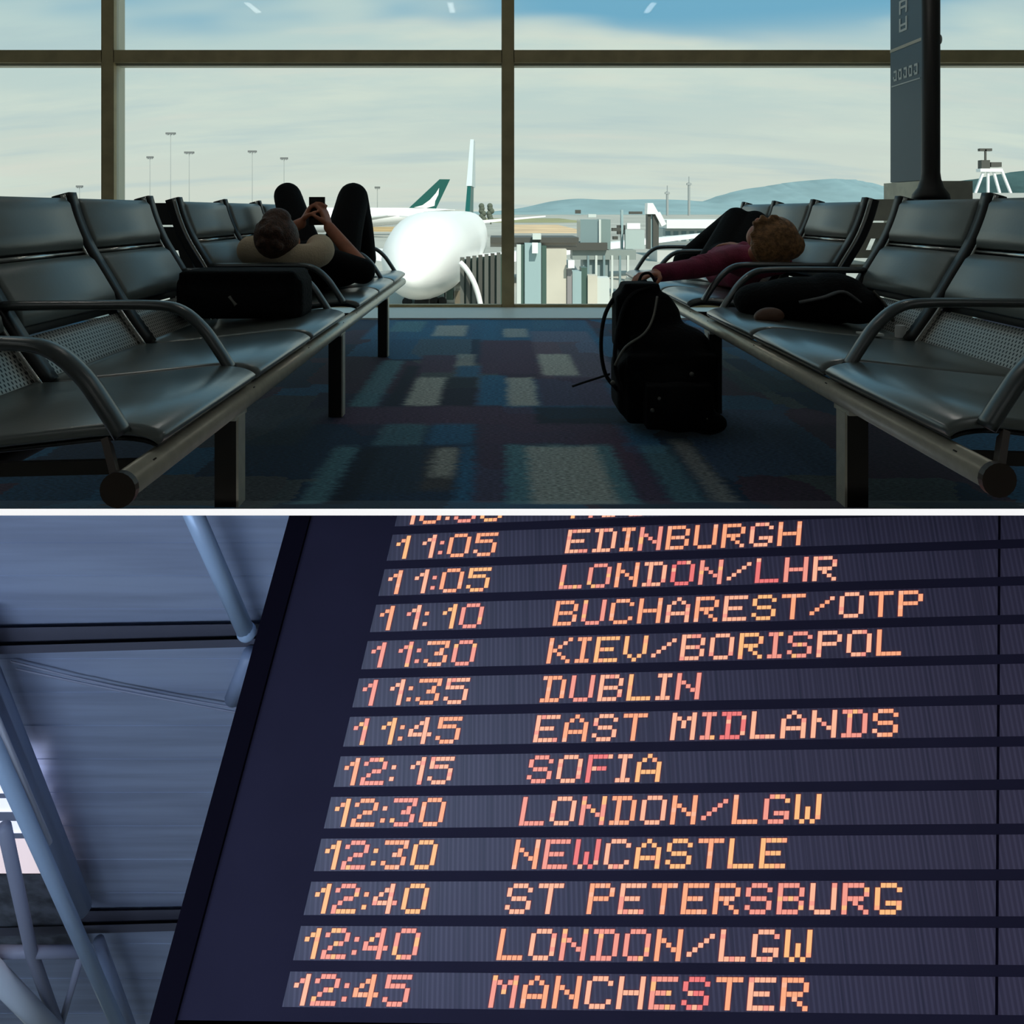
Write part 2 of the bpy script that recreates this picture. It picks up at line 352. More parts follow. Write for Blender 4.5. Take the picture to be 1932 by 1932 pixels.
def bench(sgn, lip, ys, label, skip_arms):
    X = lambda d: sgn * (lip + d)
    B = thing('tandem_bench', (X(.3), ys + 2.1, 0), label, 'bench', 'tandem benches facing each other')
    O = wpos(B)
    def shared(rings_or_mb, name, m, smooth):
        if isinstance(rings_or_mb, MB): mb = rings_or_mb
        else: mb = MB().rings(rings_or_mb)
        mb.v = [Vector((X(v.x) - O.x, v.y - O.y, v.z)) for v in mb.v]
        return mb.mesh(name, m, smooth)
    W = PITCH - .026
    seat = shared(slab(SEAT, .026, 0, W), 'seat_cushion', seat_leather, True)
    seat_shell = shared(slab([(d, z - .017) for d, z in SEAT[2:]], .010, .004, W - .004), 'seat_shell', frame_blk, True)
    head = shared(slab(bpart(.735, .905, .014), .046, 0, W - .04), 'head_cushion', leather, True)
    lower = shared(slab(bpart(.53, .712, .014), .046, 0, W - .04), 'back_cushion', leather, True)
    panel = shared(slab(bpart(.40, .545), .008, 0, W), 'perforated_panel', perf, True)
    shell = shared(slab(bpart(.50, .90, -.022), .008, -.01, W + .01), 'back_shell', mat('shell_grey', (.05, .05, .05), .5), True)
    rail = shared(MB().tube([(.742, 0, .722), (.742, W, .722)], .008, 8), 'back_rail', chrome, True)
    fr_ = shared(slab(BP, .06, -.028, .028, False, .004), 'side_frame', frame_blk, True)
    ch_ = shared(slab([(d - .016, z) for d, z in BP], .016, -.006, .006, False, .002), 'chrome_strip', chrome, True)
    apts = curve_pts([(.655, 0, .612), (.45, 0, .614), (.26, 0, .614), (.19, 0, .600), (.135, 0, .555), (.095, 0, .50), (.060, 0, .445)], 4)
    arm = shared(MB().tube(apts, .028, 14, .013, up=(0, 1, 0)), 'armrest', arm_mat, True)
    brk = shared(MB().bar((.0, 0, .388), (.56, 0, .375), .012, .026), 'seat_bracket', steel_dk, False)
    foot = {}
    seams = [ys + PITCH * k for k in range(4)] + [ys + PITCH * 3 + .305 + PITCH * k for k in range(4)]
    for k in range(8):
        if k not in (3, 7):
            y = seams[k]
            s_ = obj('seat_cushion', seat, B, (0, y + .015, 0)); obj('seat_shell', seat_shell, s_, (0, 0, 0))
            obj('head_cushion', head, B, (0, y + .033, 0)); obj('back_cushion', lower, B, (0, y + .033, 0))
            obj('perforated_panel', panel, B, (0, y + .015, 0)); obj('back_rail', rail, B, (0, y + .015, 0)); obj('back_shell', shell, B, (0, y + .015, 0))
        f_ = obj('side_frame', fr_, B, (0, seams[k], 0)); obj('chrome_strip', ch_, f_, (0, -.036, 0))
        obj('seat_bracket', brk, B, (0, seams[k], 0))
        if k not in skip_arms: obj('armrest', arm, B, (0, seams[k], 0))
    y0, y1 = ys - .095, seams[7] + .03
    bm_ = MB().tube([(X(.018), y0, .380), (X(.018), y1, .380)], .026, 20).obj('beam', steel, B, True)
    MB().tube([(X(.018), y0 - .014, .380), (X(.018), y0, .380)], .031, 20).obj('end_cap', bronze, bm_)
    MB().tube([(X(.40), ys - .05, .345), (X(.40), y1, .345)], .025, 12).obj('rear_beam', frame_blk, B, True)
    MB().bar((X(.075), ys - .03, .44), (X(.03), ys - .085, .385), .03, .012, up=(1, 0, 0)).obj('end_plate', bronze, B)
    for yl in (2.01, 3.34, 4.70):
        yy = yl + ys - 1.475
        zf = 0.002 if yl > 2.3 else H - (960 - HY) / F * (yy - .03) + .002
        lg = MB().box((X(.045) - .027, yy - .026, zf), (X(.045) + .027, yy + .026, .365)).obj('leg', steel_dk, B)
        MB().box((X(.045) - sgn * .027 - .006 * (sgn > 0), yy - .0262, zf), (X(.045) - sgn * .027 + .006 * (sgn < 0), yy + .0262, .345)).obj('leg_trim', steel, lg)
        MB().box((X(.045) - .031, yy - .045, .340), (X(.045) + .031, yy + .045, .352)).obj('clamp', steel, lg)
    return B, X
left_bench, XL = bench(-1, .636, 1.475, 'left row of black leather seats on a steel beam, man lying at its end', (2, 5))
right_bench, XR = bench(1, .875, 1.525, 'right row of black leather seats on a steel beam, backpack leaning against it', (2, 5))

# ================================================================== PEOPLE
skin_m = mat('skin', (.55, .21, .12), .5, spec=.4, var=(20, .1))
black_cloth = mat('black_cloth', (.008, .008, .009), .9, spec=.15, bump=(90, .3))
charcoal = mat('charcoal_trousers', (.009, .009, .010), .9, spec=.15, bump=(70, .3))
maroon = mat('maroon_knit', (.28, .03, .08), .8, bump=(120, .3), var=(12, .25))
hair_br = mat('dark_brown_hair', (.085, .034, .018), .55, bump=(140, .6), var=(60, .4))
hair_bl = mat('blond_hair', (.36, .17, .065), .5, bump=(150, .6), var=(50, .45))
pillow_m = mat('beige_plush', (.72, .56, .38), .9, bump=(120, .4))
def head_shape(mb, c, crown, face, s=1.0):
    """skull, jaw, nose, ears and neck stub round centre c; crown and face are unit directions"""
    up = Vector(crown).normalized(); fw = Vector(face); fw = (fw - up * fw.dot(up)).normalized(); sd = up.cross(fw)
    R = Matrix((sd, fw, up)).transposed(); c = Vector(c)
    at = lambda x, y, z: c + R @ Vector((x, y, z)) * s
    mb.ball(at(0, -.005, .02), Vector((.076, .093, .10)) * s, 18, 12, R)
    mb.ball(at(0, .025, -.055), Vector((.056, .062, .07)) * s, 14, 10, R)       # jaw
    mb.ball(at(0, .088, -.012), Vector((.014, .022, .026)) * s, 10, 8, R)       # nose
    mb.ball(at(0, .078, -.058), Vector((.026, .012, .009)) * s, 10, 8, R)       # lips
    for q in (-1, 1):
        mb.ball(at(q * .078, -.005, -.005), Vector((.012, .02, .032)) * s, 8, 8, R)
        mb.ball(at(q * .032, .074, .012), Vector((.016, .012, .010)) * s, 8, 6, R)
    return at, R
def hand_shape(mb, wrist, palm_dir, normal, curl=.9, side=1, s=1.0):
    """palm, four fingers of unequal length bent at two knuckles and a thumb from the side of the palm"""
    d = Vector(palm_dir).normalized(); n = Vector(normal); n = (n - d * n.dot(d)).normalized(); a = d.cross(n) * side
    wv = Vector(wrist)
    pc = wv + d * .05 * s
    for k in (-1.5, -.5, .5, 1.5):
        mb.capsule(wv + d * .01 * s + a * k * .012 * s, .014 * s, wv + d * .09 * s + a * k * .019 * s, .011 * s)
    for k, ln in zip((-1.5, -.5, .5, 1.5), (.034, .042, .044, .038)):
        p = wv + d * .09 * s + a * k * .020 * s; ang = curl * .5; dd = d
        for j in range(3):
            dd = (d * math.cos(ang) + n * math.sin(ang)).normalized(); q = p + dd * ln * (1, .75, .6)[j] * s
            mb.capsule(p, (.0098 - .0008 * j) * s, q, (.0092 - .0010 * j) * s); p = q; ang += curl * .8
    p = wv + d * .03 * s + a * .032 * s; q = p + (d * .6 + a * .7 + n * .3).normalized() * .045 * s; r = q + (d * .8 + n * .6).normalized() * .034 * s
    mb.capsule(p, .014 * s, q, .011 * s); mb.capsule(q, .0108 * s, r, .009 * s)
def limb(mb, pts, rad):
    for i in range(len(pts) - 1): mb.capsule(pts[i], rad[i], pts[i+1], rad[i+1])

# ---- man lying on the left bench, holding up his phone
man = thing('person', (-1.0, 4.5, .45), 'person in black lying on the left bench, knees up, holding a phone', 'person')
hc = Vector((-1.02, 3.72, .735))
sk = MB(); at, Rm = head_shape(sk, hc, (-.05, -.62, .45), (.1, .45, .75), 1.06)
limb(sk, [hc + Vector((0, .06, -.05)), (-1.0, 3.97, .62), (-.99, 4.2, .56), (-.98, 4.5, .53)], [.055, .07, .12, .125])
shR, elR, wrR = Vector((-.82, 4.04, .585)), Vector((-.675, 4.08, .545)), Vector((-.885, 4.16, .775))
shL, elL, wrL = Vector((-1.19, 4.04, .60)), Vector((-1.30, 4.17, .66)), Vector((-1.035, 4.17, .795))
limb(sk, [(-1.0, 4.04, .60), shR, elR, wrR], [.08, .055, .044, .030]); limb(sk, [(-1.0, 4.04, .60), shL, elL, wrL], [.08, .055, .044, .030])
knR, knL = Vector((-.885, 4.86, .935)), Vector((-1.285, 4.86, .945))
anR, anL = Vector((-.865, 5.14, .51)), Vector((-1.24, 5.14, .51))
limb(sk, [(-.90, 4.52, .54), knR, anR], [.085, .06, .04]); limb(sk, [(-1.08, 4.52, .54), knL, anL], [.085, .06, .04])
hand_shape(sk, wrR, (-.35, .2, .9), (-.8, .3, .1), .8, 1); hand_shape(sk, wrL, (.4, .2, .8), (.8, .3, .1), .8, -1)
remeshed(sk, 'body', skin_m, .0065, 5, man)
sh = MB()
limb(sh, [(-1.0, 3.98, .605), (-.99, 4.2, .57), (-.98, 4.52, .55)], [.095, .14, .14])
limb(sh, [(-.99, 4.06, .60), shR, shR.lerp(elR, .86)], [.11, .078, .068]); limb(sh, [(-1.0, 4.06, .60), shL, shL.lerp(elL, .8)], [.11, .078, .064])
sh.ball((-.85, 4.2, .545), (.14, .16, .09)); sh.ball((-1.13, 4.2, .55), (.14, .16, .09))
remeshed(sh, 'shirt', black_cloth, .012, 4, man)
tr = MB()
limb(tr, [(-.99, 4.50, .55), (-.91, 4.55, .56), (-.90, 4.68, .75), knR + Vector((0, -.01, .005)), (-.875, 5.0, .74), anR + Vector((0, -.01, .04))], [.14, .115, .105, .094, .092, .08])
limb(tr, [(-.99, 4.50, .55), (-1.08, 4.55, .56), (-1.18, 4.68, .75), knL + Vector((0, -.01, .005)), (-1.25, 5.0, .74), anL + Vector((0, -.01, .04))], [.14, .115, .098, .085, .08, .07])
remeshed(tr, 'trousers', charcoal, .012, 4, man)
for a_ in (anR, anL):
    s_ = MB(); s_.ball(a_ + Vector((0, .06, -.025)), (.05, .13, .04)); s_.ball(a_ + Vector((0, -.01, 0)), (.047, .055, .05)); s_.ball(a_ + Vector((0, .08, -.045)), (.05, .14, .02))
    remeshed(s_, 'shoe', mat('dark_shoe', (.02, .02, .02), .6), .009, 3, man)
hr = MB(); hr.ball(at(0, -.022, .035), Vector((.102, .108, .112)), 20, 14, Rm); hr.ball(at(0, -.045, -.02), Vector((.085, .075, .085)), 16, 10, Rm); hr.ball(at(0, .035, .09), Vector((.07, .06, .045)), 14, 8, Rm)
for k in range(26):
    th = random.uniform(0, 6.28); ph = random.uniform(.0, 1.1)
    p = at(.088 * math.sin(ph) * math.cos(th), -.03 + .095 * math.sin(ph) * math.sin(th), .035 + .10 * math.cos(ph)); hr.ball(p, random.uniform(.012, .022), 8, 6)
remeshed(hr, 'hair', hair_br, .007, 2, man)
ph = thing('smartphone', (-.957, 4.2, .86), 'black smartphone held up by the man on the left bench', 'phone')
MB().box((-.999, 4.196, .785), (-.915, 4.204, .934)).obj('phone_case', mat('phone_black', (.012, .013, .015), .25), ph)
MB().box((-.994, 4.204, .792), (-.92, 4.2055, .927)).obj('phone_screen', mat('phone_screen', (.02, .02, .025), .1), ph)
pl = MB(); ring = []
for k in range(15):
    a_ = math.radians(-205 + 230 * k / 14); ring.append(Vector((-1.015 + .165 * math.cos(a_), 3.80 + .12 * math.sin(a_), .665 + .02 * math.sin(a_ * 2))))
limb(pl, ring, [.058 + .012 * abs(k - 7) / 7 for k in range(15)])
tag(remeshed(pl, 'neck_pillow', pillow_m, .010, 4), 'beige plush neck pillow under the head of the man on the left', 'pillow')

# ---- woman lying on the right bench, arm stretched to her backpack
wom = thing('person', (1.3, 4.5, .45), 'person in maroon top lying on the right bench, arm stretched to a backpack', 'person')
hw = Vector((1.295, 3.80, .735))
sk = MB(); at, Rw = head_shape(sk, hw, (.25, -.62, .30), (-.45, .35, .75), 1.0)
limb(sk, [hw + Vector((-.01, .06, -.05)), (1.30, 4.0, .62), (1.30, 4.25, .55), (1.30, 4.6, .53)], [.05, .06, .105, .115])
sL, eL, wL = Vector((1.17, 4.0, .615)), Vector((.955, 3.80, .588)), Vector((.715, 3.585, .578))
sR, eR, wR = Vector((1.43, 4.05, .60)), Vector((1.46, 4.3, .56)), Vector((1.36, 4.45, .66))
limb(sk, [(1.30, 4.05, .60), sL, eL, wL], [.07, .048, .036, .026]); limb(sk, [(1.30, 4.05, .60), sR, eR, wR], [.07, .048, .036, .026])
kA, aA = Vector((1.475, 4.93, .80)), Vector((1.19, 5.26, .50)); kB, aB = Vector((1.58, 4.90, .78)), Vector((1.33, 5.24, .50))
limb(sk, [(1.27, 4.6, .54), kA, aA], [.08, .055, .036]); limb(sk, [(1.38, 4.6, .54), kB, aB], [.08, .055, .036])
hand_shape(sk, wL, (-.75, -.65, -.02), (0, 0, -1), .75, 1); hand_shape(sk, wR, (-.5, .6, .1), (0, .2, -1), .5, 1)
remeshed(sk, 'body', skin_m, .0065, 5, wom)
sh = MB(); limb(sh, [(1.30, 4.03, .605), (1.30, 4.25, .56), (1.30, 4.58, .545)], [.085, .122, .125])
limb(sh, [(1.30, 4.05, .60), sL, eL, eL.lerp(wL, .93)], [.095, .066, .052, .042]); limb(sh, [(1.30, 4.05, .60), sR, eR, eR.lerp(wR, .9)], [.095, .066, .052, .042])
sh.ball((1.24, 4.0, .60), (.10, .08, .075))
for k in range(7): sh.ball(sL.lerp(eL, .25 + k * .13) + Vector((0, 0, .012)), (.058, .02, .052), 8, 6)
remeshed(sh, 'top', maroon, .010, 3, wom)
tr = MB()
limb(tr, [(1.31, 4.58, .55), (1.27, 4.64, .56), kA, (1.33, 5.10, .65), aA + Vector((.02, -.02, .03))], [.13, .105, .085, .075, .06])
limb(tr, [(1.31, 4.58, .55), (1.37, 4.64, .56), kB, (1.45, 5.08, .65), aB + Vector((.02, -.02, .03))], [.13, .105, .085, .075, .06])
remeshed(tr, 'trousers', charcoal, .012, 4, wom)
for a_ in (aA, aB):
    s_ = MB(); s_.ball(a_ + Vector((-.02, .05, -.02)), (.045, .12, .04)); s_.ball(a_, (.042, .05, .05)); s_.ball(a_ + Vector((-.02, .06, -.04)), (.046, .13, .02))
    remeshed(s_, 'shoe', mat('dark_shoe', (.02, .02, .02), .6), .009, 3, wom)
hr = MB(); hr.ball(at(0, -.02, .035), Vector((.098, .105, .108)), 20, 14, Rw); hr.ball(hw + Vector((.035, -.06, -.035)), (.115, .085, .08)); hr.ball(hw + Vector((-.03, -.075, -.03)), (.085, .06, .10))
for k in range(44):
    th = random.uniform(0, 6.28); r_ = random.uniform(.5, 1)
    p0 = hw + Vector((-.02 + .09 * math.cos(th) * r_, -.085, .03 + .085 * math.sin(th) * r_)); p1 = p0 + Vector((random.uniform(.0, .05), random.uniform(-.02, .02), random.uniform(-.10, -.05)))
    hr.capsule(p0, .014, p1, .010)
remeshed(hr, 'hair', hair_bl, .007, 5, wom)

# ---- backpack on the carpet
bp_m = mat('black_nylon', (.006, .006, .007), .85, spec=.15, bump=(80, .5))
bp = thing('backpack', (.70, 3.22, 0), 'bulky black backpack standing on the carpet against the right bench', 'backpack')
m_ = MB()
m_.box((.50, 3.08, .03), (.86, 3.36, .30)); m_.box((.47, 3.12, .06), (.88, 3.34, .26)); m_.box((.53, 3.14, .26), (.83, 3.34, .37)); m_.box((.48, 3.22, .30), (.70, 3.38, .52)); m_.box((.51, 3.24, .45), (.66, 3.38, .565))
m_.ball((.62, 3.28, .40), (.14, .11, .14)); m_.ball((.70, 3.22, .30), (.17, .13, .11)); m_.ball((.68, 3.2, .16), (.21, .17, .14))
remeshed(m_, 'pack_body', bp_m, .012, 12, bp)
def strap(pts, wd, th, nm, m=bp_m, par=bp): return MB().tube(curve_pts(pts, 5), wd, 8, th, up=(0, 1, 0)).obj(nm, m, par, True)
strap([pix(1218, 530, 3.36), pix(1175, 545, 3.34), pix(1143, 590, 3.30), pix(1134, 650, 3.26), pix(1142, 705, 3.22), pix(1165, 735, 3.15)], .022, .008, 'shoulder_strap')
strap([pix(1232, 540, 3.26), pix(1188, 560, 3.22), pix(1166, 620, 3.16), pix(1160, 690, 3.1), pix(1175, 740, 3.06)], .024, .008, 'shoulder_strap')
strap([pix(1205, 532, 3.44), pix(1212, 518, 3.46), pix(1226, 516, 3.46), pix(1236, 532, 3.44)], .012, .006, 'grab_handle')
strap([pix(1150, 706, 3.24), pix(1125, 714, 3.26), pix(1100, 722, 3.26), pix(1080, 729, 3.25)], .010, .004, 'loose_strap')
zip_m = mat('grey_zip', (.16, .15, .13), .4, .5)
strap([pix(1240, 560, 3.17), pix(1232, 600, 3.10), pix(1215, 630, 3.04), pix(1180, 655, 3.0), pix(1160, 690, 2.99)], .006, .005, 'zip', zip_m)
for x, y in ((1305, 706), (1244, 752), (1231, 774), (1333, 790), (1156, 722), (1286, 748)):
    p = pix(x, y, 3.0); MB().ball(p, .009, 8, 6).obj('buckle', zip_m, bp, True)
m_ = MB(); m_.box((.56, 3.0, .03), (.82, 3.12, .20)); m_.ball((.69, 3.04, .11), (.14, .07, .10)); m_.ball((.80, 3.04, .05), (.08, .06, .045))
remeshed(m_, 'front_pocket', bp_m, .011, 10, bp)

# ---- bags lying on the seats
m_ = MB()
m_.box((-1.20, 2.97, .455), (-.76, 3.20, .575)); m_.box((-1.17, 2.95, .47), (-.79, 3.22, .56)); m_.box((-1.20, 2.98, .46), (-.76, 3.20, .635)); m_.box((-1.22, 3.0, .455), (-.74, 3.18, .60)); m_.ball((-.98, 2.97, .51), (.17, .035, .05))
bag = thing('shoulder_bag', (-.98, 3.06, .43), 'black soft bag lying on the left bench below the neck pillow', 'bag')
remeshed(m_, 'bag_body', bp_m, .011, 7, bag)
MB().tube([pix(433, 560, 2.95), pix(446, 576, 2.94)], .008, 8).obj('buckle', zip_m, bag)
m_ = MB()
for c, r in (((1.18, 3.10, .515), (.20, .14, .09)), ((1.30, 3.10, .52), (.14, .15, .10)), ((1.05, 3.14, .505), (.12, .12, .075)), ((1.36, 3.02, .50), (.10, .10, .07))): m_.ball(c, r, 18, 10)
bag = thing('travel_bag', (1.18, 3.1, .43), 'black crumpled bag on the right bench below the blond head', 'bag')
remeshed(m_, 'bag_body', bp_m, .011, 4, bag)
strap([(1.40, 2.97, .56), (1.44, 2.94, .50), (1.46, 2.93, .44)], .012, .005, 'bag_strap', zip_m, bag)
strap([(1.12, 2.96, .52), (1.20, 2.94, .54), (1.28, 2.95, .56), (1.34, 2.94, .52)], .014, .006, 'bag_strap', mat('grey_lining', (.13, .13, .135), .7), bag)
m_ = MB(); m_.ball((1.0, 2.925, .476), (.055, .035, .03)); m_.ball((.97, 2.925, .47), (.03, .03, .026))
tag(remeshed(m_, 'pouch', mat('brown_leather', (.16, .075, .045), .5), .007, 3), 'small brown pouch beside the black bag on the right bench', 'pouch')
tag(MB().box((1.26, 2.74, .428), (1.33, 2.80, .436)).obj('folded_paper', white_trim), 'small folded white paper on the right bench seat', 'paper')
tag(MB().tube([(1.40, 2.77, .42), (1.40, 2.77, .462)], .017, 14).obj('bottle_cap', mat('white_plastic', (.85, .85, .83), .35)), 'white bottle cap beside the folded paper on the right bench', 'cap')

# ---- cream slotted chair seen through the gap of the right bench, and dark chair behind the left one
cream = mat('cream_plastic', (.78, .75, .60), .55, var=(8, .12))
def slot_chair(name, x0, x1, Y, z0, z1, lean, m, label):
    c = thing(name, ((x0 + x1) / 2, Y, 0), label, 'chair', 'chairs standing behind the benches')
    P = lambda x, z: Vector((x + lean * (z - z0), Y + .10 * (z - z0), z))
    zs = z0 + (z1 - z0) * .55
    def bar(name, xa, xb, za, zb, th=.03):
        MB().hexa([P(xa, za), P(xb, za), P(xb, za) + Vector((0, th, 0)), P(xa, za) + Vector((0, th, 0)), P(xa, zb), P(xb, zb), P(xb, zb) + Vector((0, th, 0)), P(xa, zb) + Vector((0, th, 0))]).obj(name, m, c)
    wd = (x1 - x0) / 5
    bar('top_rail', x0, x1, zs, z1); bar('bottom_rail', x0, x1, z0, z0 + .04)
    for k in (0, 2, 4): bar('back_slat', x0 + wd * k, x0 + wd * (k + 1), z0 + .04, zs)
    bar('head_panel', x0 + .02, x1 - .02, z1 + .01, z1 + .12)
    MB().box((x0 - .02, Y - .04, z0 - .07), (x1 + .02, Y + .42, z0 - .03)).obj('seat', m, c)
    for xa in (x0, x1 - .03):
        for ya in (Y, Y + .36): MB().box((xa, ya, 0), (xa + .03, ya + .03, z0 - .07)).obj('leg', steel_dk, c)
    return c
slot_chair('slotted_chair', 1.74, 1.93, 4.05, .62, .80, .5, cream, 'cream slotted chair glimpsed in the gap of the right bench')
slot_chair('slotted_chair', -1.78, -1.50, 3.95, .52, .78, -.28, frame_blk, 'dark slotted chair glimpsed in the gap of the left bench')

# ---- gate sign on its plinth with a dark post
sx0 = 2.62
ya, yb = sx0 * F / 800, sx0 * F / 740
sg = thing('gate_sign', (sx0, (ya + yb) / 2, 0), 'tall blue grey gate sign on a beige plinth behind the right bench', 'sign')
MB().box((sx0 - .02, ya - .02, 0), (sx0 + .30, yb + .05, 1.045)).obj('plinth', cream, sg)
sign_m = mat('sign_panel', L(68, 98, 116), .45)
MB().box((sx0, ya, 1.05), (sx0 + .06, yb, 3.3)).obj('sign_panel', sign_m, sg)
pale = mat('sign_lettering', L(215, 222, 222), .6)
def zat(y, Y): return H - (y - HY) * Y / F
zl = zat(98, yb)
MB().box((sx0 - .003, ya, zl - .008), (sx0, yb, zl + .012)).obj('divider_line', mat('sign_line', L(200, 196, 180), .5), sg)
zl2 = zat(165, yb); MB().box((sx0 - .003, ya + .02, zl2 - .004), (sx0, yb - .02, zl2 + .004)).obj('text_underline', pale, sg)
for k in range(5):
    yy = ya + .05 + k * (yb - ya - .1) / 4.6; g_ = MB()
    g_.box((sx0 - .003, yy, zl2 + .03), (sx0, yy + .012, zl2 + .10)); g_.box((sx0 - .003, yy + .012, zl2 + .085), (sx0, yy + .04, zl2 + .10)); g_.box((sx0 - .003, yy + .012, zl2 + .03), (sx0, yy + .04, zl2 + .045)); g_.box((sx0 - .003, yy + .034, zl2 + .045), (sx0, yy + .046, zl2 + .085 if k % 2 else zl2 + .06))
    g_.obj('glyph', pale, sg)
for k in range(4):
    zz = zl + .10 + k * .115
    g_ = MB(); y1_ = yb - .13
    g_.box((sx0 - .003, y1_ - .09, zz), (sx0, y1_ - .07, zz + .09)); g_.box((sx0 - .003, y1_ - .01, zz), (sx0, y1_ + .01, zz + .09)); g_.box((sx0 - .003, y1_ - .07, zz + .035), (sx0, y1_ - .01, zz + .05))
    if k % 2: g_.box((sx0 - .003, y1_ - .07, zz + .075), (sx0, y1_ - .01, zz + .09))
    else: g_.box((sx0 - .003, y1_ - .07, zz), (sx0, y1_ - .01, zz + .015))
    g_.obj('glyph', pale, sg)
    if k > 1: MB().box((sx0 - .003, ya + .07, zz), (sx0, ya + .10, zz + .07)).obj('glyph', pale, sg)
post_m = mat('dark_post', (.012, .010, .009), .5)
pc = pix(1756, 300, ya - .15)
po = MB()
rs = []
for z, r in ((1.0 - .07, .105), (.96, .10), (1.0, .072), (1.05, .056), (1.09, .051), (3.4, .051)):
    rs.append([(pc.x + r * math.cos(2*math.pi*j/16), pc.y + r * math.sin(2*math.pi*j/16), z) for j in range(16)])
po.rings(rs)
post = thing('sign_post', (pc.x, pc.y, 0), 'dark round post with flared foot beside the gate sign', 'post')
po.obj('post', post_m, post, True)
MB().tube([(pc.x, pc.y, 0), (pc.x, pc.y, .93)], .105, 16).obj('pedestal', post_m, post, True)
MB().ball((pc.x + .05, pc.y - .01, zat(75, pc.y)), (.012, .012, .03)).obj('hook', white_trim, post)

# ================================================================== OUTSIDE: APRON
GZ = -6.2
def gy(y): return F * (H - GZ) / (y - HY)              # ground distance seen at picture row y
ap_m = mat('apron_concrete', (.36, .36, .32), .85, var=(.02, .18))
struct(MB().box((-2500, 24, GZ - .5), (3500, 9000, GZ)).obj('ground', ap_m), 'pale concrete apron of the airfield')
def ground_patch(name, x0, x1, ya, yb, m, label, cat, h=.05, grp=None):
    a, b = gy(ya), gy(yb)
    o = MB().box(((x0 - CX) * b / F, b, GZ), ((x1 - CX) * b / F, a, GZ + h)).obj(name, m); return tag(o, label, cat, grp)
ground_patch('dry_grass', 560, 830, 428, 437, mat('dry_grass', (.48, .32, .14), .9, var=(.05, .2)), 'ochre dry grass strip beside the far white aircraft', 'grass')
ground_patch('grass_verge', 560, 1120, 412, 420, mat('dull_grass', (.26, .26, .13), .9, var=(.03, .2)), 'dull green grass verge along the taxiway', 'grass', .06)
ground_patch('sandy_strip', 955, 1120, 424, 440, mat('sand', (.60, .43, .26), .9, var=(.05, .2)), 'sandy strip of ground beyond the jet bridge', 'ground', .04)
sea = mat('far_water', (.22, .33, .33), .4)
struct(MB().box((-2500, 1500, GZ + .05), (3500, 8500, GZ + .3)).obj('ground', sea), 'grey green water beyond the airfield')

